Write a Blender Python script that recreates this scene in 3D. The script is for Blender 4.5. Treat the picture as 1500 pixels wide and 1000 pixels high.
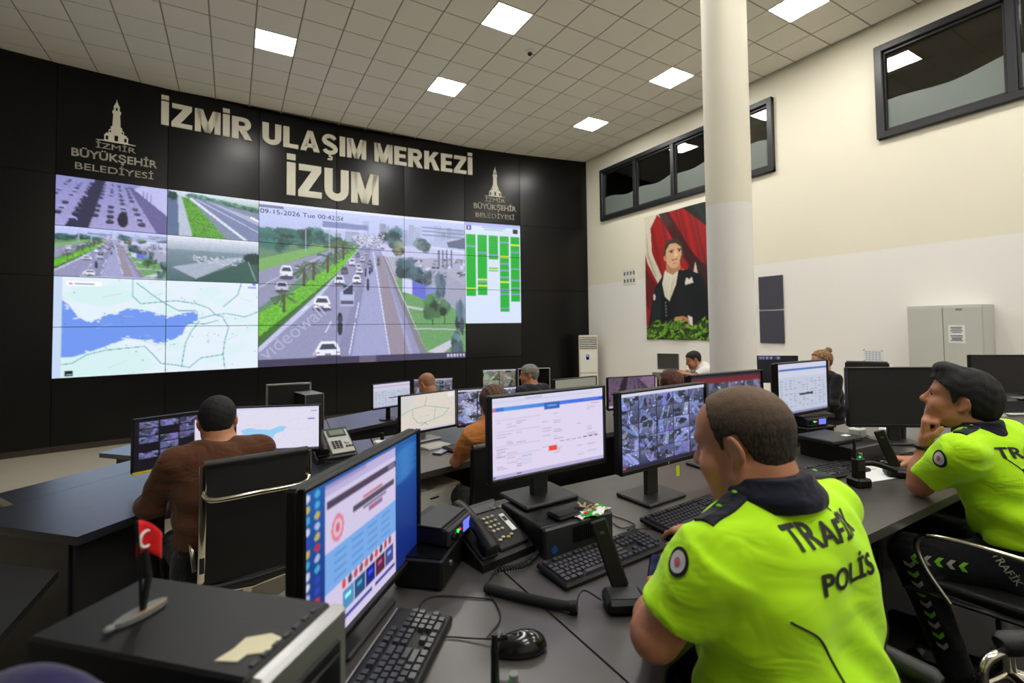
import bpy, bmesh, math, random
import numpy as np
from mathutils import Vector, Matrix, Euler
from mathutils.bvhtree import BVHTree

for o in list(bpy.data.objects): bpy.data.objects.remove(o, do_unlink=True)
SC = bpy.context.scene
COL = SC.collection
rnd = random.Random(7)
R = math.radians

# ------------------------------------------------------------------ camera
# origin of the plan: the floor under the camera; X along the desks, Y towards the video wall
F_PX, CX, CY = 706.0, 758.0, 453.0
YAW, PITCH, ROLL = 0.534, 0.0345, -0.0125
_f0 = Vector((math.sin(YAW), math.cos(YAW), 0)); _r0 = Vector((math.cos(YAW), -math.sin(YAW), 0)); _u0 = Vector((0, 0, 1))
C_FW = _f0 * math.cos(PITCH) + _u0 * math.sin(PITCH)
_u1 = _u0 * math.cos(PITCH) - _f0 * math.sin(PITCH)
C_RT = _r0 * math.cos(ROLL) + _u1 * math.sin(ROLL)
C_UP = _u1 * math.cos(ROLL) - _r0 * math.sin(ROLL)
cam_d = bpy.data.cameras.new('camera'); cam = bpy.data.objects.new('camera', cam_d); COL.objects.link(cam)
cam_d.sensor_width = 36.0; cam_d.lens = F_PX * 36 / 1500
cam_d.shift_x = (750 - CX) / 1500; cam_d.shift_y = -(500 - CY) / 1500
cam_d.clip_start = 0.02
m = Matrix.Identity(4)
for i in range(3):
    m[i][0] = C_RT[i]; m[i][1] = C_UP[i]; m[i][2] = -C_FW[i]
m.translation = (0, 0, 1.5); cam.matrix_world = m
cam_d.dof.use_dof = True; cam_d.dof.focus_distance = 2.6; cam_d.dof.aperture_fstop = 3.2
SC.camera = cam

# ------------------------------------------------------------------ world, exposure
w = bpy.data.worlds.new('world'); SC.world = w; w.use_nodes = True
w.node_tree.nodes['Background'].inputs[0].default_value = (0.02, 0.02, 0.022, 1)
w.node_tree.nodes['Background'].inputs[1].default_value = 0.3
vs = SC.view_settings
vs.view_transform = 'Standard'; vs.look = 'None'; vs.gamma = 1.0; vs.use_curve_mapping = False
vs.exposure = 0.0
LED_STRENGTH = 53.0
SCREEN_GAIN = 1.0

# ------------------------------------------------------------------ materials
def lin(c):
    return tuple(((v / 12.92) if v <= 0.04045 else ((v + 0.055) / 1.055) ** 2.4) for v in c)
MATS = {}
def mat(name, rgb, rough=0.5, metal=0.0, var=0.06, scale=40.0, bump=0.0, spec=0.5, emit=None, es=0.0, coat=0.0, trans=0.0, rvar=0.08, alpha=1.0):
    """procedural surface: sRGB colour with a fine noise variation, rough variation and relief"""
    if name in MATS: return MATS[name]
    mt = bpy.data.materials.new(name); mt.use_nodes = True
    nt = mt.node_tree; b = nt.nodes['Principled BSDF']
    c = lin(rgb)
    tc = nt.nodes.new('ShaderNodeTexCoord'); nz = nt.nodes.new('ShaderNodeTexNoise')
    nz.inputs['Scale'].default_value = scale; nz.inputs['Detail'].default_value = 4
    nt.links.new(tc.outputs['Object'], nz.inputs['Vector'])
    mx = nt.nodes.new('ShaderNodeMix'); mx.data_type = 'RGBA'
    mx.inputs['A'].default_value = tuple(v * (1 - var) for v in c) + (1,)
    mx.inputs['B'].default_value = tuple(min(1, v * (1 + var)) for v in c) + (1,)
    nt.links.new(nz.outputs['Fac'], mx.inputs['Factor']); nt.links.new(mx.outputs['Result'], b.inputs['Base Color'])
    mr = nt.nodes.new('ShaderNodeMapRange')
    mr.inputs['To Min'].default_value = max(0.0, rough - rvar * rough); mr.inputs['To Max'].default_value = min(1, rough + rvar * rough)
    nt.links.new(nz.outputs['Fac'], mr.inputs['Value']); nt.links.new(mr.outputs['Result'], b.inputs['Roughness'])
    b.inputs['Metallic'].default_value = metal; b.inputs['Specular IOR Level'].default_value = spec
    b.inputs['Coat Weight'].default_value = coat; b.inputs['Coat Roughness'].default_value = .27; b.inputs['Transmission Weight'].default_value = trans
    b.inputs['Alpha'].default_value = alpha
    if bump:
        bp = nt.nodes.new('ShaderNodeBump'); bp.inputs['Strength'].default_value = bump; bp.inputs['Distance'].default_value = 0.004
        nt.links.new(nz.outputs['Fac'], bp.inputs['Height']); nt.links.new(bp.outputs['Normal'], b.inputs['Normal'])
    if emit:
        b.inputs['Emission Color'].default_value = lin(emit) + (1,); b.inputs['Emission Strength'].default_value = es
    MATS[name] = mt; return mt
def mat_cloth(name, rgb, rough=0.85, wr=0.5, scale=9.0):
    if name in MATS: return MATS[name]
    mt = bpy.data.materials.new(name); mt.use_nodes = True; nt = mt.node_tree; b = nt.nodes['Principled BSDF']
    b.inputs['Base Color'].default_value = lin(rgb) + (1,); b.inputs['Roughness'].default_value = rough
    b.inputs['Specular IOR Level'].default_value = 0.2; b.inputs['Sheen Weight'].default_value = 0.15
    tc = nt.nodes.new('ShaderNodeTexCoord'); mp = nt.nodes.new('ShaderNodeMapping'); mp.inputs['Scale'].default_value = (0.8, 1.0, 1.5)
    mp.inputs['Rotation'].default_value = (0.3, 0.5, 0.2)
    nz = nt.nodes.new('ShaderNodeTexNoise'); nz.inputs['Scale'].default_value = scale; nz.inputs['Detail'].default_value = 2; nz.inputs['Distortion'].default_value = 1.2
    nf = nt.nodes.new('ShaderNodeTexNoise'); nf.inputs['Scale'].default_value = 700; nf.inputs['Detail'].default_value = 1
    nt.links.new(tc.outputs['Object'], mp.inputs['Vector']); nt.links.new(mp.outputs['Vector'], nz.inputs['Vector']); nt.links.new(tc.outputs['Object'], nf.inputs['Vector'])
    b1 = nt.nodes.new('ShaderNodeBump'); b1.inputs['Strength'].default_value = wr; b1.inputs['Distance'].default_value = 0.03
    b2 = nt.nodes.new('ShaderNodeBump'); b2.inputs['Strength'].default_value = 0.12; b2.inputs['Distance'].default_value = 0.001
    nt.links.new(nz.outputs['Fac'], b1.inputs['Height']); nt.links.new(nf.outputs['Fac'], b2.inputs['Height'])
    nt.links.new(b1.outputs['Normal'], b2.inputs['Normal']); nt.links.new(b2.outputs['Normal'], b.inputs['Normal'])
    MATS[name] = mt; return mt
def mat_two(name, ca, cb, scale, rough=0.8, lo=0.4, hi=0.6, stretch=(1, 1, 1), bump=0.4):
    """two colours mixed by noise (hair, wood, mixed prints)"""
    if name in MATS: return MATS[name]
    mt = bpy.data.materials.new(name); mt.use_nodes = True; nt = mt.node_tree; b = nt.nodes['Principled BSDF']
    tc = nt.nodes.new('ShaderNodeTexCoord'); mp = nt.nodes.new('ShaderNodeMapping'); mp.inputs['Scale'].default_value = stretch
    nz = nt.nodes.new('ShaderNodeTexNoise'); nz.inputs['Scale'].default_value = scale; nz.inputs['Detail'].default_value = 5
    cr = nt.nodes.new('ShaderNodeValToRGB'); cr.color_ramp.elements[0].position = lo; cr.color_ramp.elements[1].position = hi
    cr.color_ramp.elements[0].color = lin(ca) + (1,); cr.color_ramp.elements[1].color = lin(cb) + (1,)
    nt.links.new(tc.outputs['Object'], mp.inputs['Vector']); nt.links.new(mp.outputs['Vector'], nz.inputs['Vector'])
    nt.links.new(nz.outputs['Fac'], cr.inputs['Fac']); nt.links.new(cr.outputs['Color'], b.inputs['Base Color'])
    b.inputs['Roughness'].default_value = rough
    bp = nt.nodes.new('ShaderNodeBump'); bp.inputs['Strength'].default_value = bump; bp.inputs['Distance'].default_value = 0.004
    nt.links.new(nz.outputs['Fac'], bp.inputs['Height']); nt.links.new(bp.outputs['Normal'], b.inputs['Normal'])
    MATS[name] = mt; return mt
def mat_screen(name, gain=1.0):
    if name in MATS: return MATS[name]
    mt = bpy.data.materials.new(name); mt.use_nodes = True; nt = mt.node_tree; b = nt.nodes['Principled BSDF']
    at = nt.nodes.new('ShaderNodeAttribute'); at.attribute_name = 'print'
    b.inputs['Base Color'].default_value = (0.01, 0.01, 0.012, 1); b.inputs['Roughness'].default_value = 0.35
    nt.links.new(at.outputs['Color'], b.inputs['Emission Color']); b.inputs['Emission Strength'].default_value = gain * SCREEN_GAIN
    MATS[name] = mt; return mt
def mat_print(name, rough=0.6):
    if name in MATS: return MATS[name]
    mt = bpy.data.materials.new(name); mt.use_nodes = True; nt = mt.node_tree; b = nt.nodes['Principled BSDF']
    at = nt.nodes.new('ShaderNodeAttribute'); at.attribute_name = 'print'
    nt.links.new(at.outputs['Color'], b.inputs['Base Color']); b.inputs['Roughness'].default_value = rough
    MATS[name] = mt; return mt
def mat_paint(name):
    """two wall paints meeting at a level line: cream above, white below"""
    mt = bpy.data.materials.new(name); mt.use_nodes = True; nt = mt.node_tree; b = nt.nodes['Principled BSDF']
    g = nt.nodes.new('ShaderNodeNewGeometry'); sp = nt.nodes.new('ShaderNodeSeparateXYZ'); nt.links.new(g.outputs['Position'], sp.inputs[0])
    gt = nt.nodes.new('ShaderNodeMath'); gt.operation = 'GREATER_THAN'; gt.inputs[1].default_value = 2.62
    nt.links.new(sp.outputs['Z'], gt.inputs[0])
    mx = nt.nodes.new('ShaderNodeMix'); mx.data_type = 'RGBA'
    mx.inputs['A'].default_value = lin((0.93, 0.92, 0.90)) + (1,); mx.inputs['B'].default_value = lin((0.91, 0.885, 0.81)) + (1,)
    nt.links.new(gt.outputs[0], mx.inputs['Factor']); nt.links.new(mx.outputs['Result'], b.inputs['Base Color'])
    nz = nt.nodes.new('ShaderNodeTexNoise'); nz.inputs['Scale'].default_value = 60; nz.inputs['Detail'].default_value = 4
    bp = nt.nodes.new('ShaderNodeBump'); bp.inputs['Strength'].default_value = 0.06; bp.inputs['Distance'].default_value = 0.004
    nt.links.new(nz.outputs['Fac'], bp.inputs['Height']); nt.links.new(bp.outputs['Normal'], b.inputs['Normal'])
    b.inputs['Roughness'].default_value = 0.6
    MATS[name] = mt; return mt

BLACKP = mat('black_plastic', (0.040, 0.040, 0.043), 0.45, bump=0.1, scale=300, spec=.38)
BLACKG = mat('black_gloss_plastic', (0.05, 0.05, 0.055), 0.18)
DARKP = mat('charcoal_plastic', (0.14, 0.14, 0.15), 0.45, bump=0.1, scale=300)
KEYP = mat('key_plastic', (0.20, 0.20, 0.21), 0.30)
GREYP = mat('grey_plastic', (0.42, 0.42, 0.42), 0.5)
LGREYP = mat('light_grey_plastic', (0.66, 0.66, 0.64), 0.5)
WHITEP = mat('white_plastic', (0.86, 0.86, 0.83), 0.45)
CHROME = mat('chrome', (0.86, 0.84, 0.78), 0.16, metal=1.0)
SILVER = mat('brushed_silver', (0.68, 0.68, 0.68), 0.35, metal=0.9, scale=120)
BLACKL = mat('black_leatherette', (0.055, 0.053, 0.055), 0.5, bump=0.25, scale=260)
MESHF = mat('black_mesh_fabric', (0.05, 0.05, 0.052), 0.75, bump=0.5, scale=500)
SKIN = mat('skin', (0.78, 0.55, 0.43), 0.5, var=0.10, scale=45, bump=0.08)
SKIN2 = mat('skin_tan', (0.72, 0.49, 0.36), 0.5, var=0.10, scale=45, bump=0.08)
PAPER = mat('paper', (0.9, 0.9, 0.9), 0.8)
INK = mat('ink_grey', (0.2, 0.2, 0.23), 0.8)
INKB = mat('ink_black', (0.05, 0.05, 0.06), 0.7)
GREEN_LED = mat('green_led', (0.1, 0.9, 0.3), 0.4, emit=(0.1, 1.0, 0.35), es=4.0)
RED_LED = mat('red_led', (0.9, 0.2, 0.1), 0.4, emit=(1.0, 0.25, 0.1), es=2.0)
LCD = mat('blue_lcd', (0.3, 0.35, 0.9), 0.3, emit=(0.45, 0.5, 1.0), es=0.9)
LCDG = mat('grey_green_lcd', (0.45, 0.5, 0.42), 0.25)
WOOD = mat_two('brown_wood', (0.36, 0.22, 0.13), (0.5, 0.33, 0.2), 14, stretch=(1, 8, 8))
CABLE = mat('black_cable', (0.06, 0.06, 0.06), 0.5)
SCREEN = mat_screen('lit_screen', 1.0)
PRINT = mat_print('flat_print')
WALLP = mat_paint('two_tone_wall_paint')

# ------------------------------------------------------------------ mesh helpers
def new_obj(name, verts, faces, material=None, parent=None, smooth=False, loc=None, rotz=None, mats=None, fm=None):
    me = bpy.data.meshes.new(name); me.from_pydata([tuple(v) for v in verts], [], [tuple(int(i) for i in f) for f in faces])
    me.update()
    if mats:
        for q in mats: me.materials.append(q)
        me.polygons.foreach_set('material_index', fm)
    elif material: me.materials.append(material)
    if smooth is True: me.polygons.foreach_set('use_smooth', [True] * len(me.polygons))
    elif smooth: me.polygons.foreach_set('use_smooth', smooth)
    o = bpy.data.objects.new(name, me); COL.objects.link(o)
    if loc is not None: o.location = loc
    if rotz is not None: o.rotation_euler = (0, 0, rotz)
    if parent is not None: o.parent = parent
    return o
def tag(o, label=None, cat=None, group=None, kind=None):
    if label: o['label'] = label
    if cat: o['category'] = cat
    if group: o['group'] = group
    if kind: o['kind'] = kind
    return o
def thing(name, label, cat, loc=(0, 0, 0), rz=0.0, group=None):
    o = bpy.data.objects.new(name, None); COL.objects.link(o); o.empty_display_size = 0.1
    o.location = loc; o.rotation_euler = (0, 0, rz)
    return tag(o, label, cat, group)

class MB:
    """collects simple solids, then links them as one mesh object"""
    def __init__(s): s.v = []; s.f = []; s.s = []; s.M = None
    def add(s, vs, fs, smooth=False):
        n = len(s.v)
        if s.M is not None: vs = [s.M @ Vector(p) for p in vs]
        s.v += [tuple(p) for p in vs]; s.f += [tuple(i + n for i in f) for f in fs]; s.s += [smooth] * len(fs)
        return s
    def box(s, c, d, r=0.0, rot=None):
        x, y, z = (k / 2 for k in d); r = min(r, x * .98, y * .98, z * .98)
        if r <= 0:
            vs = [(i * x, j * y, k * z) for i in (-1, 1) for j in (-1, 1) for k in (-1, 1)]
            fs = [(0, 1, 3, 2), (4, 6, 7, 5), (0, 4, 5, 1), (2, 3, 7, 6), (0, 2, 6, 4), (1, 5, 7, 3)]
        else:
            vs = []; ix = {}
            for i in (-1, 1):
                for j in (-1, 1):
                    for k in (-1, 1):
                        for a in range(3):
                            q = [i * (x - r), j * (y - r), k * (z - r)]; q[a] = (i, j, k)[a] * (x, y, z)[a]
                            ix[i, j, k, a] = len(vs); vs.append(tuple(q))
            fs = []
            for a in range(3):
                b, c2 = (a + 1) % 3, (a + 2) % 3
                for sg in (-1, 1):
                    q = []
                    for (p1, p2) in ((-1, -1), (1, -1), (1, 1), (-1, 1)):
                        t = [0, 0, 0]; t[a] = sg; t[b] = p1; t[c2] = p2; q.append(ix[t[0], t[1], t[2], a])
                    fs.append(tuple(q) if sg > 0 else tuple(q[::-1]))
                for s1 in (-1, 1):          # edge strips running along axis a
                    for s2 in (-1, 1):
                        def g(e, ax):
                            t = [0, 0, 0]; t[a] = e; t[b] = s1; t[c2] = s2; return ix[t[0], t[1], t[2], ax]
                        q = (g(-1, b), g(1, b), g(1, c2), g(-1, c2)); fs.append(q if s1 * s2 < 0 else q[::-1])
            for i in (-1, 1):
                for j in (-1, 1):
                    for k in (-1, 1):
                        q = (ix[i, j, k, 0], ix[i, j, k, 1], ix[i, j, k, 2]); fs.append(q if i * j * k > 0 else q[::-1])
        mm = rot.to_matrix() if isinstance(rot, Euler) else rot
        cc = Vector(c)
        vs = [(mm @ Vector(p) + cc) if mm is not None else Vector(p) + cc for p in vs]
        return s.add(vs, fs)
    def cyl(s, a, b, r0, r1=None, n=14, smooth=True):
        r1 = r0 if r1 is None else r1
        a = Vector(a); b = Vector(b); d = (b - a).normalized()
        e = d.orthogonal().normalized(); g = d.cross(e)
        vs = [];
        for p, r in ((a, r0), (b, r1)):
            for i in range(n):
                t = 2 * math.pi * i / n; vs.append(p + (e * math.cos(t) + g * math.sin(t)) * r)
        s.add(vs, [(i, (i + 1) % n, n + (i + 1) % n, n + i) for i in range(n)], smooth)
        s.add(vs[:n], [tuple(range(n))[::-1]]); s.add(vs[n:], [tuple(range(n))])
        return s
    def tube(s, pts, r, n=8, closed=False, flat=1.0):
        P = [Vector(p) for p in pts]; N = len(P); vs = []
        up = None
        for i, p in enumerate(P):
            a = P[i - 1] if (i > 0 or closed) else P[i]; b = P[(i + 1) % N] if (i < N - 1 or closed) else P[i]
            t = (b - a).normalized()
            if up is None: up = t.orthogonal().normalized() if abs(t.z) > .95 else (Vector((0, 0, 1)) - t * t.z).normalized()
            up = (up - t * up.dot(t)).normalized(); sd = t.cross(up)
            rr = r[i] if isinstance(r, (list, tuple)) else r
            for k in range(n):
                q = 2 * math.pi * k / n; vs.append(p + up * math.cos(q) * rr + sd * math.sin(q) * rr * flat)
        fs = []
        for i in range(N if closed else N - 1):
            j = (i + 1) % N
            for k in range(n): fs.append((i * n + k, i * n + (k + 1) % n, j * n + (k + 1) % n, j * n + k))
        s.add(vs, fs, True)
        if not closed:
            s.add(vs[:n], [tuple(range(n))[::-1]]); s.add(vs[-n:], [tuple(range(n))])
        return s
    def prism(s, poly, z0, z1):
        n = len(poly)
        ar = sum(poly[i][0] * poly[(i + 1) % n][1] - poly[(i + 1) % n][0] * poly[i][1] for i in range(n))
        if ar < 0: poly = poly[::-1]
        vs = [(x, y, z0) for x, y in poly] + [(x, y, z1) for x, y in poly]
        return s.add(vs, [tuple(range(n))[::-1], tuple(range(n, 2 * n))] + [(i, (i + 1) % n, n + (i + 1) % n, n + i) for i in range(n)])
    def ell(s, c, rad, nu=14, nv=8):
        vs = [(c[0], c[1], c[2] + rad[2])]
        for j in range(1, nv):
            t = math.pi * j / nv
            for i in range(nu):
                q = 2 * math.pi * i / nu; vs.append((c[0] + rad[0] * math.sin(t) * math.cos(q), c[1] + rad[1] * math.sin(t) * math.sin(q), c[2] + rad[2] * math.cos(t)))
        vs.append((c[0], c[1], c[2] - rad[2])); fs = [(0, 1 + i, 1 + (i + 1) % nu) for i in range(nu)]
        for j in range(nv - 2):
            for i in range(nu):
                a = 1 + j * nu; fs.append((a + i, a + nu + i, a + nu + (i + 1) % nu, a + (i + 1) % nu))
        a = 1 + (nv - 2) * nu; fs += [(a + (i + 1) % nu, a + i, len(vs) - 1) for i in range(nu)]
        return s.add(vs, fs, True)
    def build(s, name, material, parent=None, **k):
        return new_obj(name, s.v, s.f, material, parent, smooth=s.s, **k)
def part(name, material, parent, c, d, r=0.0, rot=None):
    return MB().box(c, d, r, rot).build(name, material, parent)
def bez(p, n=12):
    """smooth curve through control points (Catmull-Rom)"""
    P = [Vector(q) for q in p]; P = [P[0] * 2 - P[1]] + P + [P[-1] * 2 - P[-2]]; out = []
    for i in range(1, len(P) - 2):
        for k in range(n):
            t = k / n; a, b, c, d = P[i - 1:i + 3]
            out.append(0.5 * ((2 * b) + (c - a) * t + (2 * a - 5 * b + 4 * c - d) * t * t + (3 * b - a - 3 * c + d) * t ** 3))
    out.append(P[-2]); return out
def cable(name, pts, r, parent=None, label=None, cat='cable', material=None, n=10):
    o = MB().tube(bez(pts, n), r, 6).build(name, material or CABLE, parent)
    if parent is None: tag(o, label, cat)
    return o

_TXT = {}
def text_geo(body, bold=0.0, res=3):
    """outline lettering as flat triangles: verts (x, y), faces"""
    key = (body, bold, res)
    if key in _TXT: return _TXT[key]
    cu = bpy.data.curves.new('lettering', 'FONT'); cu.body = body; cu.size = 1.0; cu.resolution_u = res; cu.fill_mode = 'FRONT'
    ob = bpy.data.objects.new('lettering', cu); COL.objects.link(ob)
    dg = bpy.context.evaluated_depsgraph_get(); dg.update(); me = bpy.data.meshes.new_from_object(ob.evaluated_get(dg))
    V = [(v.co.x, v.co.y) for v in me.vertices]; Fc = [tuple(p.vertices) for p in me.polygons]
    bpy.data.objects.remove(ob); bpy.data.curves.remove(cu); bpy.data.meshes.remove(me)
    if bold:                                   # heavier face: the outline swept over a small circle
        V0, F0, n = V, Fc, len(V); V = []; Fc = []
        for k in range(8):
            dx, dy = bold * math.cos(k * math.pi / 4), bold * math.sin(k * math.pi / 4); Fc += [tuple(i + n * k for i in f) for f in F0]; V += [(x + dx, y + dy) for x, y in V0]
    _TXT[key] = (V, Fc); return V, Fc
def text_fit(body, x0, x1, y0, y1, bold=0.0, res=3):
    V, Fc = text_geo(body, bold, res)
    a = min(v[0] for v in V); b = max(v[0] for v in V); c = min(v[1] for v in V); d = max(v[1] for v in V)
    return [(x0 + (x - a) / (b - a) * (x1 - x0), y0 + (y - c) / (d - c) * (y1 - y0)) for x, y in V], Fc
def extrude_flat(V2, Fc, depth):
    """flat faces in XZ (front at y=-depth) given thickness with side walls"""
    n = len(V2); vs = [(x, -depth, z) for x, z in V2] + [(x, 0, z) for x, z in V2]
    fs = [tuple(f) for f in Fc]
    ed = {}
    for f in Fc:
        for i in range(len(f)):
            e = (f[i], f[(i + 1) % len(f)]); ed[e] = 1
    for (a, b) in ed:
        if (b, a) not in ed: fs.append((b, a, a + n, b + n))
    return vs, fs
# ------------------------------------------------------------------ painting of screens and prints (flat print only)
class Img:
    def __init__(s, w, h, c=(0, 0, 0)):
        s.w, s.h = w, h; s.a = np.empty((h, w, 3), np.float32); s.a[:] = c
        s.X, s.Y = np.meshgrid((np.arange(w) + .5) / w, (np.arange(h) + .5) / h)
        s.rs = np.random.RandomState(3)
    def put(s, m, c, al=1.0):
        m = m.astype(np.float32) * al; s.a += (np.array(c, np.float32) - s.a) * m[..., None]
    def rect(s, x0, y0, x1, y1, c, al=1.0):
        i0, i1 = max(0, int(round(x0 * s.w))), min(s.w, max(int(round(x0 * s.w)) + 1, int(round(x1 * s.w))))
        j0, j1 = max(0, int(round(y0 * s.h))), min(s.h, max(int(round(y0 * s.h)) + 1, int(round(y1 * s.h))))
        if i1 > i0 and j1 > j0: s.a[j0:j1, i0:i1] += (np.array(c, np.float32) - s.a[j0:j1, i0:i1]) * al
    def poly(s, pts, c, al=1.0):
        m = np.zeros((s.h, s.w), bool); n = len(pts)
        for i in range(n):
            (x0, y0), (x1, y1) = pts[i], pts[(i + 1) % n]
            if y0 == y1: continue
            t = ((y0 > s.Y) != (y1 > s.Y)) & (s.X < (x1 - x0) * (s.Y - y0) / (y1 - y0) + x0); m ^= t
        s.put(m, c, al); return m
    def line(s, pts, wd, c, al=1.0):
        asp = s.h / s.w; m = np.zeros((s.h, s.w), bool)
        for (x0, y0), (x1, y1) in zip(pts[:-1], pts[1:]):
            dx, dy = x1 - x0, (y1 - y0) * asp; L = dx * dx + dy * dy + 1e-12
            t = np.clip(((s.X - x0) * dx + (s.Y - y0) * asp * dy) / L, 0, 1)
            m |= np.hypot(s.X - x0 - t * dx, (s.Y - y0) * asp - t * dy) < wd / 2
        s.put(m, c, al)
    def ell(s, x, y, rx, ry, c, al=1.0, rough=0.0):
        d = ((s.X - x) / rx) ** 2 + ((s.Y - y) / ry) ** 2
        if rough: d = d + (s.rs.rand(s.h, s.w) - .5) * rough
        s.put(d < 1, c, al)
    def tree(s, x, y, rx, ry, c):
        for k in range(16):
            ax, ay = s.rs.uniform(-.65, .65, 2); f = s.rs.uniform(.6, 1.3) - .25 * ay
            s.ell(x + ax * rx, y + ay * ry, rx * .42, ry * .42, [v * f for v in c], .85, 1.1)
    def vgrad(s, y0, y1, c0, c1):
        t = np.clip((s.Y - y0) / (y1 - y0), 0, 1)[..., None]; m = ((s.Y >= y0) & (s.Y <= y1))[..., None]
        g = np.array(c0, np.float32) * (1 - t) + np.array(c1, np.float32) * t; s.a = np.where(m, g, s.a)
    def noise(s, amt, cell=1):
        n = s.rs.rand(-(-s.h // cell), -(-s.w // cell)).astype(np.float32)
        n = np.kron(n, np.ones((cell, cell), np.float32))[:s.h, :s.w]; s.a *= (1 + (n - .5) * amt)[..., None]
    def mul(s, f): s.a *= np.array(f, np.float32)
    def paste(s, im, x0, y0, x1, y1):
        i0, i1, j0, j1 = int(x0 * s.w), int(x1 * s.w), int(y0 * s.h), int(y1 * s.h)
        if i1 <= i0 or j1 <= j0: return
        ii = ((np.arange(i1 - i0) + .5) / (i1 - i0) * im.w).astype(int); jj = ((np.arange(j1 - j0) + .5) / (j1 - j0) * im.h).astype(int)
        s.a[j0:j1, i0:i1] = im.a[jj][:, ii]
    def sub(s, x0, y0, x1, y1, w, h):
        o = Img(w, h); ii = np.clip((x0 + (np.arange(w) + .5) / w * (x1 - x0)) * s.w, 0, s.w - 1).astype(int)
        jj = np.clip((y0 + (np.arange(h) + .5) / h * (y1 - y0)) * s.h, 0, s.h - 1).astype(int); o.a = s.a[jj][:, ii].copy(); return o

def grid_print(name, im, w, h, material, parent, y=0.0, bend=None, label=None):
    """flat rectangle in local XZ, centred, facing -Y, carrying the picture as a colour per face corner grid"""
    nx, ny = im.w, im.h
    xs = np.linspace(-w / 2, w / 2, nx + 1); zs = np.linspace(h / 2, -h / 2, ny + 1)
    XX, ZZ = np.meshgrid(xs, zs); YY = np.full_like(XX, y) if bend is None else bend(XX, ZZ) + y
    V = np.stack([XX, YY, ZZ], -1).reshape(-1, 3).astype(np.float32)
    j, i = np.meshgrid(np.arange(ny), np.arange(nx), indexing='ij'); a = (j * (nx + 1) + i).ravel()
    Fq = np.stack([a, a + nx + 1, a + nx + 2, a + 1], 1).astype(np.int32)
    me = bpy.data.meshes.new(name); me.vertices.add(len(V)); me.vertices.foreach_set('co', V.ravel())
    me.loops.add(Fq.size); me.loops.foreach_set('vertex_index', Fq.ravel())
    me.polygons.add(len(Fq)); me.polygons.foreach_set('loop_start', np.arange(0, Fq.size, 4, dtype=np.int32))
    me.update(calc_edges=True)
    c = np.clip(im.a, 0, 1); c = np.where(c <= .04045, c / 12.92, ((c + .055) / 1.055) ** 2.4)
    at = me.attributes.new('print', 'FLOAT_COLOR', 'POINT')
    p = np.pad(c, ((0, 1), (0, 1), (0, 0)), mode='edge'); q = np.pad(c, ((1, 0), (1, 0), (0, 0)), mode='edge')
    p2 = np.pad(c, ((1, 0), (0, 1), (0, 0)), mode='edge'); q2 = np.pad(c, ((0, 1), (1, 0), (0, 0)), mode='edge')
    v = (p + q + p2 + q2) / 4
    at.data.foreach_set('color', np.concatenate([v, np.ones(v.shape[:2] + (1,))], -1).astype(np.float32).ravel())
    me.materials.append(material); o = bpy.data.objects.new(name, me); COL.objects.link(o)
    if parent is not None: o.parent = parent
    if label: o['label'] = label
    return o

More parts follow.
